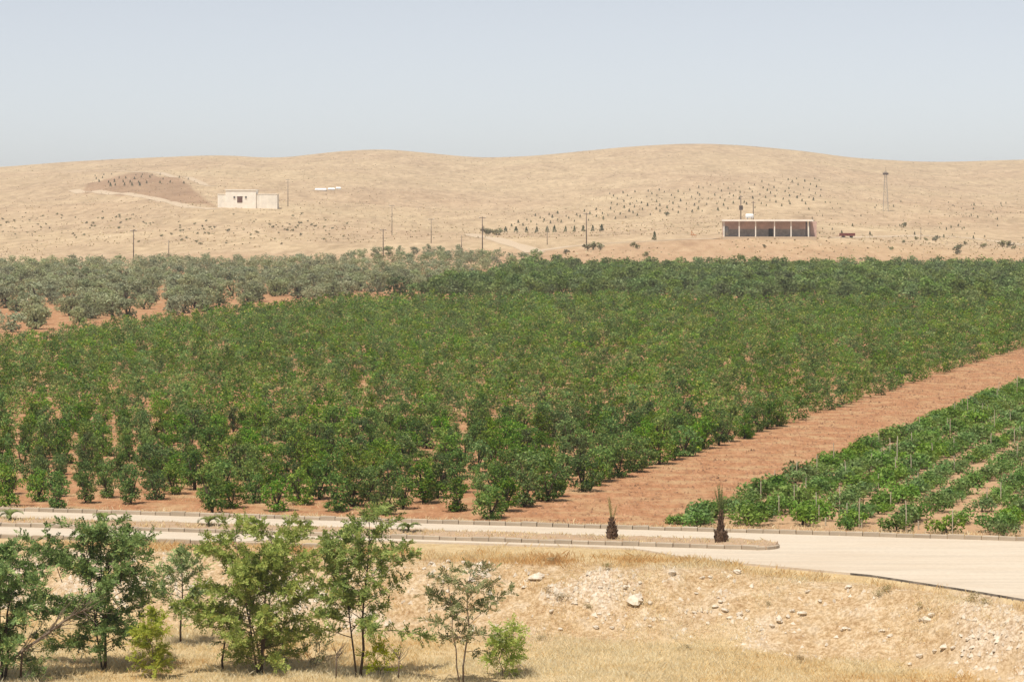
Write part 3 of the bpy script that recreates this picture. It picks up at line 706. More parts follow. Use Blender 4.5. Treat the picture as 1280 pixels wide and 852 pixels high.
# long low white shelters
for (ua, ub, vb, lab) in ((394, 407.5, 238.5, 'longest low white shelter on the slope right of the white house'), (410, 418, 237.8, 'middle low white shelter of the three on the slope'), (420, 425.5, 236.8, 'smallest low white shelter, right end of the three on the slope')):
    x, D, z = hit((ua+ub)/2, vb, 1000.); w_ = (ub-ua)*D/F/2
    t = link('shelter', None, None, (x, D, z)); tag(t, lab, 'shelter')
    link('wall', MB().box(-w_, w_, 0, 4, -1.5, .5).mesh('wall', M['white']), t)
    link('roof', MB().add([(-w_-.2,-.3,.5),(w_+.2,-.3,.5),(w_+.2,4.3,.5),(-w_-.2,4.3,.5),(-w_,2,1.3),(w_,2,1.3)], [(0,1,5,4),(2,3,4,5),(1,2,5),(3,0,4),(3,2,1,0)]).mesh('roof', M['white']), t)

# ---------------------------------------------------------------- open shed
D = 795.; pm = D/F; bz = vz(D, 296.3); shx = lambda u: (u-960)*pm
shed = link('open_shed', None, None, ((960-640)*pm, D, bz), radians(-3)); tag(shed, 'long flat roofed open shed with white columns and pink walls', 'shed')
link('floor_slab', MB().box(shx(903), shx(1020), -.5, 11, -5, .10).mesh('floor_slab', M['track']), shed)
rf = link('roof', MB().box(shx(903), shx(1016), -.7, 10.5, 4.45, 4.8).mesh('roof', M['roof_conc']), shed)
link('fascia', MB().box(shx(902.6), shx(1016.4), -.85, -.7, 4.4, 4.9).mesh('fascia', M['plaster']), rf)
for u in (905, 924, 944.5, 968, 988.6, 1010.5): link('column', MB().box(shx(u)-.15, shx(u)+.15, -.3, .1, .1, 4.35).mesh('column', M['plaster']), shed)
for y in (3.0, 6.0): link('column', MB().box(shx(1010.5)-.17, shx(1010.5)+.17, y, y+.35, .1, 4.35).mesh('column', M['plaster']), shed)
link('back_wall', MB().box(shx(906), shx(1008), 5.0, 5.3, 2.2, 4.35).mesh('back_wall', M['pink']), shed)
link('block_wall', MB().box(shx(906), shx(1008), 4.92, 5.25, .1, 2.2).mesh('block_wall', M['blockwall']), shed)
link('side_wall', MB().box(shx(1014), shx(1022), 6.5, 10.5, -3, 4.3).mesh('side_wall', M['pink']), shed)
link('rear_wall', MB().box(shx(904), shx(1014), 10.1, 10.4, .1, 4.35).mesh('rear_wall', M['pink']), shed)
dr = link('door', MB().box(shx(961.5), shx(967), 4.8, 4.93, .1, 2.3).mesh('door', M['dark']), shed)
tk = link('milk_tank', None, None, ((908-640)*pm, D+1.8, bz+.12)); tag(tk, 'upright silver tank under the left end of the open shed', 'tank')
link('body', MB().tube([(0,0,.3),(0,0,.5),(0,0,2.6),(0,0,3.0)], [.5,.85,.85,.4], 14).mesh('body', M['steel'], True), tk)
for q in range(3): link('leg', MB().tube([(.6*cos(q*2.1),.6*sin(q*2.1),0),(.6*cos(q*2.1),.6*sin(q*2.1),.6)], [.06,.06], 6).mesh('leg', M['steel']), tk)
wt = link('water_tank', None, None, ((938-640)*pm, D+3, bz+4.95)); tag(wt, 'small white water tank lying on the shed roof', 'tank')
link('body', MB().tube([(-1.1,0,.95),(-1.0,0,.95),(1.0,0,.95),(1.1,0,.95)], [.35,.6,.6,.35], 12).mesh('body', M['white'], True), wt)
for q in (-.6, .6): link('stand', MB().box(q-.08, q+.08, -.5, .5, 0, .45).mesh('stand', M['steel']), wt)
for u, hh, lab in ((926, 6.2, 'dark pole standing behind the shed roof, left of the water tank'), (941.5, 4.6, 'fainter pole standing behind the shed roof, right of the water tank')):
    t = link('power_pole', None, None, ((u-640)*(D+14)/F, D+14, gz1((u-640)*(D+14)/F, D+14))); tag(t, lab, 'pole', 'power poles below the hills')
    H_ = vz(D+14, 272-hh*4.5)-t.location[2]
    link('shaft', MB().tube([(0,0,-.5),(0,0,H_)], [.17,.11], 7).mesh('shaft', M['pole'], True), t)
    link('crossarm', MB().box(-.6, .6, -.06, .06, H_-.5, H_-.36).mesh('crossarm', M['pole']), t)
    if u == 926: link('transformer_box', MB().box(-.5, .5, -.75, -.15, H_-4.2, H_-2.9).mesh('transformer_box', M['pole']), t)
# trailer
x, D, z = hit(1059, 297.5, 760.); t = link('farm_trailer', None, None, (x, D, z), radians(4)); tag(t, 'rusty red farm trailer parked right of the open shed', 'trailer')
bd = MB().box(-2.2, 2.2, -.95, .95, .62, .74)
for a_ in ((-2.2,2.2,-.95,-.88),(-2.2,2.2,.88,.95)): bd.box(*a_, .74, 1.45)
for a_ in ((-2.2,-2.13,-.88,.88),(2.13,2.2,-.88,.88)): bd.box(*a_, .74, 1.45)
link('body', bd.mesh('body', M['rust']), t)
for sx in (-1.2, 1.2):
    for sy in (-.8, .8):
        w_ = link('wheel', MB().tube([(sx,sy-.12,.36),(sx,sy-.1,.36),(sx,sy+.1,.36),(sx,sy+.12,.36)], [.28,.36,.36,.28], 14).mesh('wheel', M['rubber']), t)
link('drawbar', MB().tube([(-2.2,0,.6),(-3.4,0,.5)], [.06,.05], 6).mesh('drawbar', M['rust']), t)
x, D, z = hit(867, 297, 760.); t = link('plough', None, None, (x, D, z), .3); tag(t, 'small orange farm implement standing left of the open shed', 'implement')
link('frame', MB().tube([(-.9,0,.9),(.9,0,.7)], [.1,.1], 6).tube([(-.6,0,.9),(-.7,0,2.0)], [.09,.07], 6).tube([(-.7,0,2.0),(.2,0,.8)], [.06,.06], 6).mesh('frame', M['orange']), t)
for q in (-.6, 0, .6): link('tine', MB().tube([(q,0,.85),(q+.2,0,.4),(q,0,0)], [.06,.06,.04], 5).mesh('tine', M['rust']), t)

# ---------------------------------------------------------------- young palms on the median
def frond(mb_list, base, yaw, L, tilt, droop, r, width=.30, n=12, lw_=.045):
    """list of leaflet quads along an arching midrib; returns midrib points"""
    pts = []; p = np.array(base, float); a_ = tilt
    for i in range(n+1):
        pts.append(p.copy()); p = p+np.array([cos(yaw)*cos(a_), sin(yaw)*cos(a_), sin(a_)])*L/n; a_ -= droop/n
    side = np.array([-sin(yaw), cos(yaw), 0])
    for i in range(1, n+1):
        t = pts[i]-pts[i-1]; t /= np.linalg.norm(t); w = width*math.sin(pi*min(1, .15+.8*i/n))
        for s_ in (-1, 1):
            d = side*s_*.75+t*.8+np.array([0,0,.15]); d /= np.linalg.norm(d); q = np.cross(d, t); q /= np.linalg.norm(q)+1e-9
            b_ = pts[i]; e = np.cross(d, q)*lw_
            mb_list.append([b_-e*.4, b_+d*w*.5-e, b_+d*w, b_+d*w*.5+e])
    return pts
def young_palm(u, v, H, label, seed):
    x, D, z = hit(u, v); z = .24; r = np.random.default_rng(seed); D = mid_n(x)+1.25
    t = link('young_palm', None, None, (x, D, z)); tag(t, label, 'palm', None)
    q = []; mbs = MB()
    for k in range(7):
        pts = frond(q, (0, 0, .12), r.random()*6.28, H*(.8+.5*r.random()), 1.2-.25*r.random(), 1.6+.8*r.random(), r)
        mbs.tube(pts, list(np.linspace(.018, .006, len(pts))), 4)
    link('fronds', mesh_np('fronds', np.array(q), 4, M['palm_green'], {'lr': r.random(len(q)), 'tr': np.zeros(len(q))}), t)
    link('stem', mbs.tube([(0,0,-.1),(0,0,.25)], [.07,.05], 7).mesh('stem', M['palm_green'], True), t)
young_palm(20, 652, .75, 'small green palm sprouting on the median at the far left', 1)
young_palm(136, 656, .7, 'small arching palm on the median, second from the left', 2)
young_palm(265, 660, .75, 'small palm on the median above the large olive green bush', 3)
young_palm(378, 664, .65, 'small bright green palm on the median left of the tallest tree', 4)
young_palm(512, 668, .6, 'small palm on the median right of the tallest foreground tree', 5)
def palm_wrapped(u, label, seed, cone_h, base_r, shoot_h, dry, slim=1.0):
    r = np.random.default_rng(seed); x = (u-640)/F*141.5
    for _ in range(3): D = mid_n(x)+1.0; x = (u-640)/F*D
    t = link('palm_tree', None, None, (x, D, .26)); tag(t, label, 'palm', None)
    # stubby trunk wrapped in cut leaf bases
    tr = MB().tube([(0,0,-.2),(0,0,cone_h*.45),(0,0,cone_h)], [base_r*.7*slim, base_r*.45*slim, .04], 9)
    link('trunk', tr.mesh('trunk', M['palm_bark'], True), t)
    sc = MB(); nrow = 9
    for i in range(nrow):
        q0 = i/nrow; zz = cone_h*q0; rr = (base_r*(1-q0)**.85*.8+.03)*(slim if i > 2 else 1)
        for k in range(8):
            a_ = 2*pi*(k+.5*(i % 2))/8+r.normal(0, .08); l_ = cone_h/nrow*1.9; ww = rr*.42+.02
            c, s = cos(a_), sin(a_); px, py = -s*ww, c*ww
            sc.add([(c*rr+px, s*rr+py, zz), (c*rr-px, s*rr-py, zz), (c*(rr+.14*r.random())-px*.4, s*(rr+.12*r.random())-py*.4, zz+l_*(.7+.6*r.random())), (c*(rr+.13*r.random())+px*.4, s*(rr+.14*r.random())+py*.4, zz+l_*(.7+.6*r.random())),
                    (c*(rr+.05), s*(rr+.05), zz+l_*.4)], [(0,1,4),(1,2,4),(2,3,4),(3,0,4),(3,2,1,0)])
    link('leaf_bases', sc.mesh('leaf_bases', M['palm_bark']), t)
    ring = MB()
    for k in range(9):
        a_ = 2*pi*k/9; rr = base_r; ring.add([(cos(a_-.3)*rr, sin(a_-.3)*rr, -.05),(cos(a_+.3)*rr, sin(a_+.3)*rr, -.05),(cos(a_+.26)*rr*.92, sin(a_+.26)*rr*.92, .5),(cos(a_-.26)*rr*.92, sin(a_-.26)*rr*.92, .5),
              (cos(a_)*rr*.6, sin(a_)*rr*.6, -.05),(cos(a_)*rr*.6, sin(a_)*rr*.6, .5)], [(0,1,2,3),(3,2,5),(0,3,5,4),(2,1,4,5),(1,0,4)])
    link('skirt', ring.mesh('skirt', M['palm_bark']), t)
    q = []; mid = MB()
    for k in range(18 if not dry else 5):
        pts = frond(q, (r.normal(0,.03), r.normal(0,.03), cone_h*.8), r.random()*6.28, shoot_h*(.6+.5*r.random()), 1.5-.14*r.random(), .05+.2*r.random(), r, width=.16, lw_=.02)
        mid.tube(pts, list(np.linspace(.016, .005, len(pts))), 4)
    fm = M['palm_dry'] if dry else M['palm_green']
    link('fronds', mesh_np('fronds', np.array(q), 4, fm, {'lr': r.random(len(q)), 'tr': np.zeros(len(q))}), t); link('midribs', mid.mesh('midribs', fm), t)
palm_wrapped(765, 'stubby brown palm cone with a few dry fronds on the median', 11, .95, .27, 1.2, True)
palm_wrapped(901, 'taller dark young palm with tied upright fronds near the median end', 12, 1.4, .30, 1.55, False, .6)

# ---------------------------------------------------------------- foreground trees
def fg_tree(name, label, u, v, top_v, left_u, right_u, mat, bark, seed, nstem=1, nbr=26, nspray=9, leaf=.11, clear=.22, dense=1.0, r0=.07, cat='tree', spray_len=.42, profile=None, sticks=0, lean=0.0, D=None):
    if D is None: x, D, z = hit(u, v)
    else: x = (u-640)/F*D; z = gz1(x, D)
    r = np.random.default_rng(seed); pm = D/F; H = (v-top_v)*pm; Rl = (u-left_u)*pm; Rr = (right_u-u)*pm
    t = link(name, None, None, (x, D, z)); tag(t, label, cat)
    mb = MB(); Q = []; LR = []
    stems = []
    for s in range(nstem):
        q = 2*pi*s/max(1, nstem)+r.random(); sp = 0 if nstem == 1 else .10+.25*(Rl+Rr)/2*r.random()
        top = np.array([cos(q)*sp*1.6+lean*H+r.normal(0, .08), sin(q)*sp*1.2, H*(1 if s == 0 else .75+.25*r.random())])
        P_ = [np.array([cos(q)*.06*(nstem > 1), sin(q)*.06*(nstem > 1), -.2])]
        for k in range(1, 7):
            f = k/6; P_.append(top*f+np.array([r.normal(0, .06), r.normal(0, .06), 0])*(f < .95)+np.array([cos(q)*.05, sin(q)*.05, 0])*(nstem > 1)*(1-f))
        rad = list(np.linspace(r0*(1 if s == 0 else .7), .010, 7)); mb.tube(P_, rad, 6); stems.append(P_)
    prof_ = profile or (lambda f: math.sin(pi*min(1, .18+.80*f))**.8)
    for k in range(nbr):
        st = stems[k % nstem]; f = clear+(1-clear)*((k+.5*r.random())/nbr)**.9; fi = min(5.999, f*6); i = int(fi); p0 = st[i]*(1-(fi-i))+st[i+1]*(fi-i)
        q = k*2.4+r.normal(0, .4); R_ = (Rr if cos(q) > 0 else Rl); R_ = R_*abs(cos(q))+.8*min(Rl, Rr)*abs(sin(q))
        Lb = max(.25, R_*prof_((f-clear)/(1-clear)))*(.65+.45*r.random()); up_ = .25+.6*f+.2*r.normal()
        d = np.array([cos(q), sin(q), up_]); d /= np.linalg.norm(d); pts = [p0]; nb = 5
        for j in range(1, nb+1):
            d2 = d+np.array([0, 0, -.30*j/nb])+r.normal(0, .10, 3); pts.append(pts[-1]+d2/np.linalg.norm(d2)*Lb/nb)
        rb = max(.008, r0*.38*(1-f*.6)); mb.tube(pts, list(np.linspace(rb, .005, nb+1)), 4)
        ns = max(2, int(nspray*1.35*dense*(.6+.5*Lb/1.0)))
        for j in range(ns):
            g = .25+.75*r.random(); gi = min(nb-.001, g*nb); ii_ = int(gi); c0 = pts[ii_]*(1-(gi-ii_))+pts[ii_+1]*(gi-ii_)
            dd = d*.5+r.normal(0, .75, 3)+np.array([0, 0, .15]); dd /= np.linalg.norm(dd); L_ = spray_len*(.6+.7*r.random())
            sd = np.cross(dd, np.array([d[0]*.9, d[1]*.9, 1.])+r.normal(0, .45, 3)); sd /= np.linalg.norm(sd)+1e-9
            Q.append(np.concatenate([c0, dd, sd, [L_, np.clip(r.normal(.45, .2), 0, 1)]]))
    for k in range(sticks):       # long thin shoots above the crown
        x_ = (-.75+1.3*(k+.5*r.random())/sticks)*Rl; zt = H*(1.0+.05*r.random()); pts = [np.array([x_*.7, .3*r.normal(), H*.62]), np.array([x_*.9, .1, H*.82]), np.array([x_, 0, zt])]
        mb.tube(pts, [.018, .012, .005], 4)
        for j in range(22):
            g = r.random(); c0 = pts[1]*(1-g)+pts[2]*g; dd = r.normal(0, .8, 3)+np.array([0, 0, .5]); dd /= np.linalg.norm(dd); sd = np.cross(dd, np.array([0, -.6, 1.])+r.normal(0, .4, 3)); sd /= np.linalg.norm(sd)
            Q.append(np.concatenate([c0, dd, sd, [.22, np.clip(r.normal(.45, .2), 0, 1)]]))
    Q = np.array(Q); ns = len(Q); VV = []; LR = []
    for m_ in range(7):
        g = (m_+1)/7; c1 = Q[:, :3]+Q[:, 3:6]*Q[:, 9:10]*g+np.array([0, 0, -.06*g*g])
        for s_ in (-1, 1):
            e = Q[:, 6:9]*s_*.8+Q[:, 3:6]*.5+r.normal(0, .18, (ns, 3)); e /= np.linalg.norm(e, axis=1, keepdims=True); l_ = (leaf*(.7+.6*r.random(ns)))[:, None]
            w_ = np.cross(e, np.cross(e, Q[:, 3:6])+r.normal(0, .25, (ns, 3))); w_ = w_/(np.linalg.norm(w_, axis=1, keepdims=True)+1e-9)*l_*.27
            VV.append(np.stack([c1, c1+e*l_*.45-w_, c1+e*l_, c1+e*l_*.45+w_], 1)); LR.append(np.clip(Q[:, 10]+r.normal(0, .15, ns), 0, 1))
    Q = np.concatenate(VV); LR = np.concatenate(LR)
    link('trunk', mb.mesh('trunk', bark, True), t)
    link('crown', mesh_np('crown', np.array(Q), 4, mat, {'lr': np.array(LR), 'tr': np.full(len(Q), r.random())}), t)
    return t
G, O_, Y_, BR = M['fg_green'], M['fg_olive'], M['fg_yellow'], M['fg_brown']
fg_tree('young_tree', 'dark green leafy tree cut by the left edge of the picture', 4, 848, 686, -60, 80, G, M['bark'], 21, 3, 60, 15, .12, .15)
fg_tree('young_tree', 'broad dark green tree with tall thin shoots above its crown, left', 130, 838, 660, 30, 198, G, M['bark'], 22, 3, 66, 16, .12, .12, sticks=4, profile=lambda f: (math.sin(pi*min(1, .2+.62*f))**.7)*(1-.75*max(0, f-.72)/.28))
fg_tree('young_tree', 'slim dark tree with bare lower trunk between the two big bushes', 226, 806, 690, 186, 268, G, M['bark'], 23, 1, 26, 11, .11, .28, r0=.055)
fg_tree('young_tree', 'broad olive green bushy tree with many stems, left of the tallest tree', 325, 842, 660, 238, 412, O_, M['bark_grey'], 24, 5, 92, 16, .11, .10, profile=lambda f: math.sin(pi*min(1, .22+.70*f))**.7)
fg_tree('young_tree', 'small dark crooked sapling at the left foot of the olive green bush', 279, 836, 772, 262, 296, G, M['bark'], 25, 1, 9, 5, .10, .4, r0=.06)
fg_tree('young_tree', 'tallest dark green foreground tree with layered branches and gaps', 448, 846, 642, 384, 548, G, M['bark'], 26, 2, 46, 15, .12, .26, profile=lambda f: .95-.55*f+.12*math.sin(f*19))
fg_tree('young_tree', 'sparse two stemmed tree right of the tallest foreground tree', 578, 858, 708, 536, 648, BR, M['bark_grey'], 27, 2, 30, 8, .11, .28, r0=.05)
fg_tree('shrub', 'yellow green shrub beside the sparse two stemmed tree', 630, 846, 782, 606, 657, Y_, M['bark_grey'], 28, 3, 26, 8, .11, .12, r0=.03, cat='shrub')
fg_tree('shrub', 'bright yellow green shrub in dry grass between the left trees', 190, 848, 764, 166, 214, Y_, M['bark_grey'], 29, 3, 34, 10, .10, .1, r0=.025, cat='shrub')
fg_tree('shrub', 'small bright yellow green shrub at the foot of the tallest tree', 474, 846, 804, 454, 498, Y_, M['bark_grey'], 30, 3, 14, 6, .10, .1, r0=.02, cat='shrub')
fg_tree('shrub', 'small green shrub under the dead branch at the lower left', 46, 850, 822, 30, 64, G, M['bark'], 31, 2, 10, 6, .10, .15, r0=.02, cat='shrub')
fg_tree('shrub', 'low grey green weed right of the bright yellow green shrub', 199, 832, 812, 186, 214, BR, M['bark'], 32, 2, 8, 5, .08, .1, r0=.015, cat='shrub')
fg_tree('shrub', 'thin green shrub left of the tallest tree trunk', 392, 836, 800, 372, 412, BR, M['bark'], 33, 3, 12, 4, .08, .1, r0=.015, cat='shrub')
def bare(name, label, u, v, top_v, seed, cat='sapling'):
    x, D, z = hit(u, v); r = np.random.default_rng(seed); H = (v-top_v)*D/F; t = link(name, None, None, (x, D, z)); tag(t, label, cat)
    link('trunk', MB().tube([(0,0,-.1),(.02,0,H*.5),(.03,.02,H*.62)], [.035,.03,.022], 6).mesh('trunk', M['bark_grey'], True), t)
    mb = MB()
    for k in range(9):
        q = r.random()*6.28; f = .45+.5*r.random(); L_ = H*(.35+.25*r.random()); b0 = np.array([.025, .01, H*min(f, .62)]); d = np.array([cos(q)*.8, sin(q)*.5, 1.0])
        mb.tube([b0, b0+d*L_*.4+r.normal(0,.03,3), b0+d*L_*.75+r.normal(0,.05,3)], [.014,.009,.004], 4)
    link('twigs', mb.mesh('twigs', M['bark_grey']), t)
bare('bare_sapling', 'thin leafless sapling just left of the tallest tree trunk', 420, 850, 798, 41)
bare('bare_sapling', 'thin leafless sapling just right of the tallest tree trunk', 498, 852, 806, 42)
# dead leaning branch with dry twigs
x, D, z = hit(2, 850); pm = D/F
t = link('dead_branch', None, None, (x, D-.6, z)); tag(t, 'long dead leaning branch with grey twigs at the lower left', 'branch')
dz = lambda u, v: ((u-2)*pm, 0.0, (850-v)*pm)
main = [dz(-22, 852), dz(-2, 836), dz(30, 812), dz(62, 790), dz(92, 768), dz(112, 758)]
link('limb', MB().tube(main, [.09,.08,.065,.05,.03,.01], 7).mesh('limb', M['bark_grey'], True), t)
tw = MB(); r = np.random.default_rng(44)
for k in range(46):
    g = 1.5+3.4*r.random(); i = min(4, int(g)); p = np.array(main[i])*(1-(g-i))+np.array(main[i+1])*(g-i); d = np.array([.9, r.normal(0,.6), .4+r.normal(0,.7)]); L_ = .5+1.2*r.random()
    tw.tube([p, p+d*L_*.45+r.normal(0,.05,3), p+d*L_*.85+r.normal(0,.1,3)+np.array([0,0,-.1])], [.018,.012,.004], 4)
link('twigs', tw.mesh('twigs', M['bark_grey']), t)
link('prop', MB().tube([dz(29,845), dz(31,812)], [.05,.04], 6).mesh('prop', M['bark'], True), t)

# ---------------------------------------------------------------- rocks
m, nt, b = new_mat('limestone'); tc = N(nt, 'ShaderNodeTexCoord').outputs['Object']
a1 = noise(nt, tc, 2.5, 6, .65); nt.links.new(ramp(nt, a1, [(.3, (.42,.33,.24)), (.5, (.64,.56,.45)), (.75, (.76,.70,.60))]), b.inputs['Base Color']); bump(nt, b, a1, .6, .08); M['rock'] = m
def rock_mesh(seed, n1=7, n2=10):
    r = np.random.default_rng(seed); vs = []; fs = []; ph = r.random(8)*6.28
    cuts = [(unit(1, r)[0], .42+.38*r.random()) for _ in range(11)]
    for i in range(n1+1):
        th = pi*i/n1
        for j in range(n2):
            q = 2*pi*j/n2; d = np.array([sin(th)*cos(q), sin(th)*sin(q), cos(th)]); R_ = 1.0
            for c_n, c_d in cuts:
                dp = d@c_n
                if dp*R_ > c_d: R_ = c_d/dp
            R_ *= 1+.05*r.normal(); vs.append(d*R_*np.array([1, .8, .7]))
    for i in range(n1):
        for j in range(n2): fs.append((i*n2+j, (i+1)*n2+j, (i+1)*n2+(j+1) % n2, i*n2+(j+1) % n2))
    return mesh_py('rock', vs, fs, M['rock'])
rk = [rock_mesh(700+i) for i in range(7)]
def rock(u, v, wpx, label, group=None, i=None):
    x, D, z = hit(u, v); s = wpx*D/F/2
    o = link('rock', rk[int(rng.integers(7)) if i is None else i], None, (x, D, z+s*.15), rng.random()*6, (s, s, s*.8)); tag(o, label, 'rock', group)
rock(796, 752, 38, 'largest pale limestone boulder, middle of the stony bank', None, 0)
rock(670, 726, 24, 'pale boulder high on the bank right of the sparse tree', None, 1)
rock(840, 719, 18, 'pale rock near the top of the bank below the taller palm', None, 2)
rock(922, 717, 15, 'pale rock with dark hollow at the top of the bank right of the palm', None, 3)
rock(1002, 770, 14, 'flat pale slab at the end of the slanting rock ledge', None, 4)
rock(1158, 776, 18, 'pale rock low on the right part of the bank', None, 5)
for (u, v, w) in [(775,722,9),(783,735,11),(800,730,8),(812,756,10),(750,737,8),(985,775,10),(975,780,12),(965,786,10),(990,768,9),(1060,735,12),(1055,790,12),(1062,793,8),(1102,792,12),(1112,795,9),(1152,780,9),(1165,773,12),(878,727,8),(888,722,9),(868,768,8),(905,765,11),(912,772,9),(925,770,12),(885,782,9),(900,755,8),(870,745,7),(893,760,10),(935,765,8),(1180,815,14),(1168,820,11),(1192,812,9),(1150,826,12),(1136,833,10),(1210,800,8),(1245,800,9),(560,703,10),(540,705,9),(580,704,9),(600,706,11),(530,712,8),(655,740,8),(690,770,9),(745,787,10),(765,785,8),(700,790,8),(812,785,9),(1010,740,8),(1025,752,8),(560,740,9),(240,735,14),(175,745,12),(180,735,10)]:
    rock(u, v, w*1.1, 'small pale limestone rock lying on the stony bank', 'small rocks on the bank')
wd_n = 0; M['weed'] = leaf_mat('dry_weed', [(0, (.22,.17,.09)), (.6, (.38,.30,.17)), (1, (.56,.46,.28))], .35, .2)
dw = [full_tree('dry_weed', np.random.default_rng(640+i), M['weed'], None, 1, n=260, R=.7, z0=0, z1=1.0, nclump=10, rc=.3, leaf=.13) for i in range(3)]
for (u, v, h) in sorted([(700,752,.55),(684,742,.45),(735,760,.4),(760,712,.5),(690,704,.5),(1108,742,.6),(1098,748,.45),(1216,752,.7),(1230,756,.5),(860,812,.4),(675,800,.4),(1000,828,.5),(960,760,.35),(1150,760,.4)]):
    x, D, z = hit(u, v); wd_n += 1; o = link('dry_weed', dw[wd_n % 3], None, (x, D, z), u, (h*.8, h*.8, h*.7)); tag(o, 'brownish dry weed clump on the bank, %s clump from the left' % nth(wd_n), 'weed', 'dry weeds on the bank')
# gravel and stone scatter (uncountable)
def tetra_scatter(pts, size, r):
    n = len(pts); c = np.array([[1,0,-.3],[-.5,.87,-.3],[-.5,-.87,-.3],[0,0,.7]]); fcs = [(0,1,3),(1,2,3),(2,0,3)]
    q = r.random(n)*6.28; s = size*(.5+r.random(n)**2*1.8); j = 1+.5*r.normal(size=(n, 4, 3))*.5
    V = c[None]*j; x = V[..., 0]*np.cos(q)[:, None]-V[..., 1]*np.sin(q)[:, None]; y = V[..., 0]*np.sin(q)[:, None]+V[..., 1]*np.cos(q)[:, None]
    V = np.stack([x, y, V[..., 2]], -1)*s[:, None, None]+pts[:, None, :]
    return np.concatenate([V[:, list(f)] for f in fcs])
r = np.random.default_rng(77); n = 60000
x = r.uniform(-27, 30, n); D = r.uniform(105, 137, n); u = 640+F*x/D
cr = road_near(x)-np.interp(x, [-60, 7, 13, 18, 60], [4, 4, 2.3, 1.2, 1.2])
cc = cr-D; dens = sstep(-.5, 1, cc)*(1-sstep(4, 8, cc))*np.clip((fbm(x/2.2, D/2.2, 3)-.02)*4.5, 0.06, .8)
keep = (r.random(n) < dens); x, D = x[keep], D[keep]
o = link('stone_scatter', mesh_np('stone_scatter', tetra_scatter(np.stack([x, D, gz(x, D)], -1), .085, r), 3, M['rock'])); tag(o, 'loose pale stones and rubble scattered over the bank', 'stones', kind='stuff')
n = 9000; D = r.uniform(150, 330, n); x = edge_orch(D)+(edge_vine(D)-edge_orch(D))*r.random(n)
o = link('soil_clods', mesh_np('soil_clods', tetra_scatter(np.stack([x, D, gz(x, D)], -1), .075, r), 3, plain('clod', (.42,.24,.14), .3, .6))); tag(o, 'clods and small stones on the ploughed red strip', 'clods', kind='stuff')

# ---------------------------------------------------------------- dry grass
def grass_mat(name, stops):
    m, nt, b = new_mat(name); a = N(nt, 'ShaderNodeAttribute', attribute_name='lr'); c = ramp(nt, a.outputs['Fac'], stops)
    nt.links.new(c, b.inputs['Base Color']); tr = N(nt, 'ShaderNodeBsdfTranslucent'); nt.links.new(c, tr.inputs[0]); mx = N(nt, 'ShaderNodeMixShader'); mx.inputs[0].default_value = .45
    nt.links.new(b.outputs[0], mx.inputs[1]); nt.links.new(tr.outputs[0], mx.inputs[2]); nt.links.new(mx.outputs[0], nt.nodes['Material Output'].inputs[0]); return m
M['grass'] = grass_mat('dry_grass', [(0, (.60,.34,.14)), (.3, (.78,.54,.25)), (.65, (.88,.73,.43)), (1, (.90,.82,.60))])
def blades(x, D, hgt, tone, per, r, wd=.022, spread=.16):
    n = len(x); z = gz(x, D); k = per; X_ = np.repeat(x, k)+r.normal(0, spread, n*k); Y_ = np.repeat(D, k)+r.normal(0, spread, n*k); Z_ = np.repeat(z, k)-.03
    h = np.repeat(hgt, k)*(.5+.7*r.random(n*k)); q = r.random(n*k)*6.28; lean = r.normal(0, .40, (n*k, 2))*h[:, None]; w = wd*(.6+.8*r.random(n*k))
    B = np.stack([X_, Y_, Z_], -1); s = np.stack([np.cos(q), np.sin(q), 0*q], -1)*w[:, None]; tip = B+np.concatenate([lean, h[:, None]], 1); midp = B+np.concatenate([lean*.35, h[:, None]*.55], 1)
    V = np.stack([B-s, B+s, midp+s*.7, tip], 1); return V, np.clip(np.repeat(tone, k)+r.normal(0, .16, n*k), 0, 1)
r = np.random.default_rng(88); n = 125000
x = r.uniform(-28, 30, n); D = r.uniform(106, 141, n); u = 640+F*x/D; nd = road_near(x)
cc = nd-np.interp(x, [-60, 7, 13, 18, 60], [4, 4, 2.3, 1.2, 1.2])-D; cc = cc+fbm(x/4+3, D/4, 4)*5.5
g1 = fbm(x/3.0, D/3.0, 3); g2 = fbm(x/1.1+40, D/1.1, 3)
ne = road_edge(x); vergeT = sstep(1.2, -.6, cc)*(D < ne-.2)*(1-.85*sstep(-.8, .2, D-nd)); bankT = sstep(-.6, 1, cc)*(1-sstep(4.5, 8, cc)); flat = sstep(4.5, 8, cc)
dens = vergeT*np.clip(.30+2.4*g1*(1)+1.4*g2, .04, .8)*np.clip(.35+.65*sstep(-6, 3, x), 0, 1)+bankT*np.clip(.13+2.6*g1+1.6*g2, 0.03, .75)+flat*np.clip(.50+2.2*g1+1.6*g2, .08, 1)
keep = (r.random(n) < dens) & (D < ne-.2-.5*sstep(10, 15, x)*(g2 < .02)) & (u > -60) & (u < 1340)
x, D, g1, vergeT, flat = x[keep], D[keep], g1[keep], vergeT[keep], flat[keep]
hgt = .08+.15*vergeT*(.3+r.random(len(x)))+.04*flat+.20*r.random(len(x))**4; tone = np.clip(.60+.9*g1-.28*vergeT+.14*flat+1.0*fbm(x/5+11, D/3, 3), 0, 1)
V, lr = blades(x, D, hgt, tone+r.normal(0, .10, len(x)), 9, r, .008, .22)
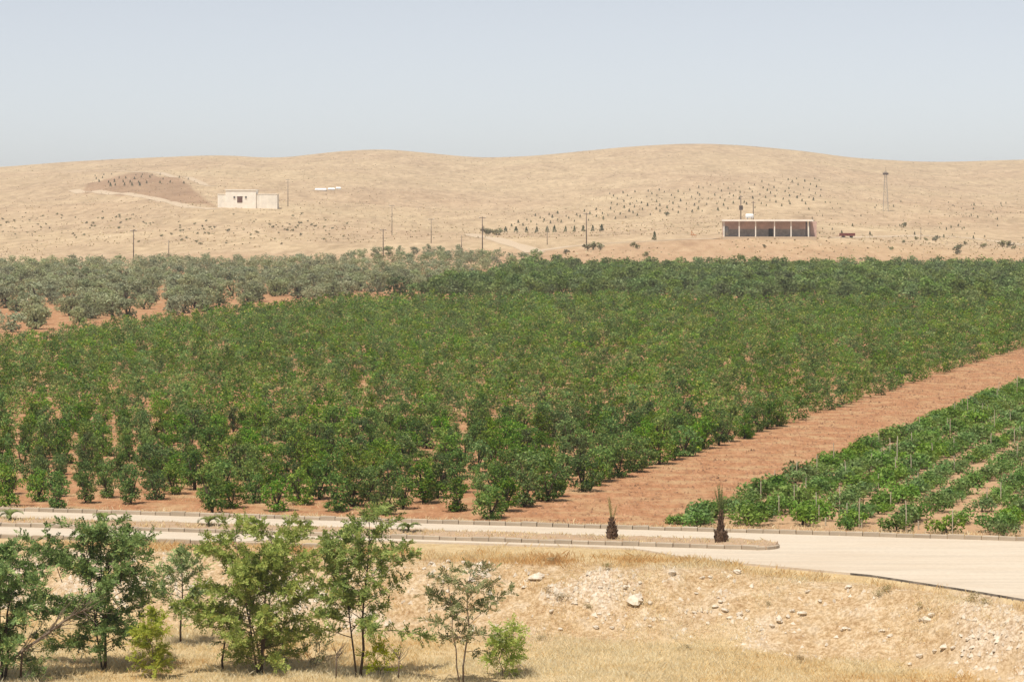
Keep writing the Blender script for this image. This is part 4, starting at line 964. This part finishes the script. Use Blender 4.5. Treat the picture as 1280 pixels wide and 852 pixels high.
o = link('dry_grass', mesh_np('dry_grass', V, 4, M['grass'], {'lr': lr})); tag(o, 'dry straw coloured grass on the verge, bank and lower ground', 'grass', kind='stuff')
print('grass tufts', len(x))
# verge behind the far kerb and weeds on the median, straw between vine rows
xa = r.uniform(-29, 33, 1600); Da = road_far(xa)+.35+r.exponential(.5, 1600)*(1+1.2*(xa > 9))
xb = r.uniform(-29, MX1+.6, 900); Db = mid_n(xb)+.3+1.9*r.random(900)
V1, l1 = blades(xa, Da, np.full(1600, .22), np.full(1600, .75), 5, r); V2, l2 = blades(xb, Db, np.full(900, .2), np.full(900, .65), 5, r)
V2[..., 2] += .29
o = link('verge_weeds', mesh_np('verge_weeds', np.concatenate([V1, V2]), 4, M['grass'], {'lr': np.concatenate([l1, l2])})); tag(o, 'thin dry weeds on the median and behind the far kerb', 'weeds', kind='stuff')
# dry weeds between the orchard trees
n = 9000; D = r.uniform(156, 330, n); x = r.uniform(-.19, .19, n)*D; ok = (x < edge_orch(D)-.5) & (D > road_far(x)+3) & (fbm(x/9, D/14, 3) > .02); x, D = x[ok], D[ok]
V, lr = blades(x, D, np.full(len(x), .2), np.full(len(x), .6), 8, r, .013, .35)
o = link('orchard_weeds', mesh_np('orchard_weeds', V, 4, M['grass'], {'lr': lr})); tag(o, 'dry straw weeds on red soil between the orchard rows', 'weeds', kind='stuff')

# ---------------------------------------------------------------- haze
hz = MB().box(-6000, 6000, -120, 4700, -5, 85).mesh('haze', None); m = bpy.data.materials.new('haze'); m.use_nodes = True; nt = m.node_tree; nt.nodes.clear()
out = nt.nodes.new('ShaderNodeOutputMaterial'); pv = nt.nodes.new('ShaderNodeVolumePrincipled'); pv.inputs['Density'].default_value = .00013; pv.inputs['Color'].default_value = (.90,.92,.96,1)
nt.links.new(pv.outputs[0], out.inputs['Volume']); hz.materials.append(m)
o = link('haze', hz); tag(o, 'thin pale summer haze over the whole valley', 'haze', kind='stuff')

print('TRIS', sum(len(m_.loops)-2*len(m_.polygons) for m_ in bpy.data.meshes))
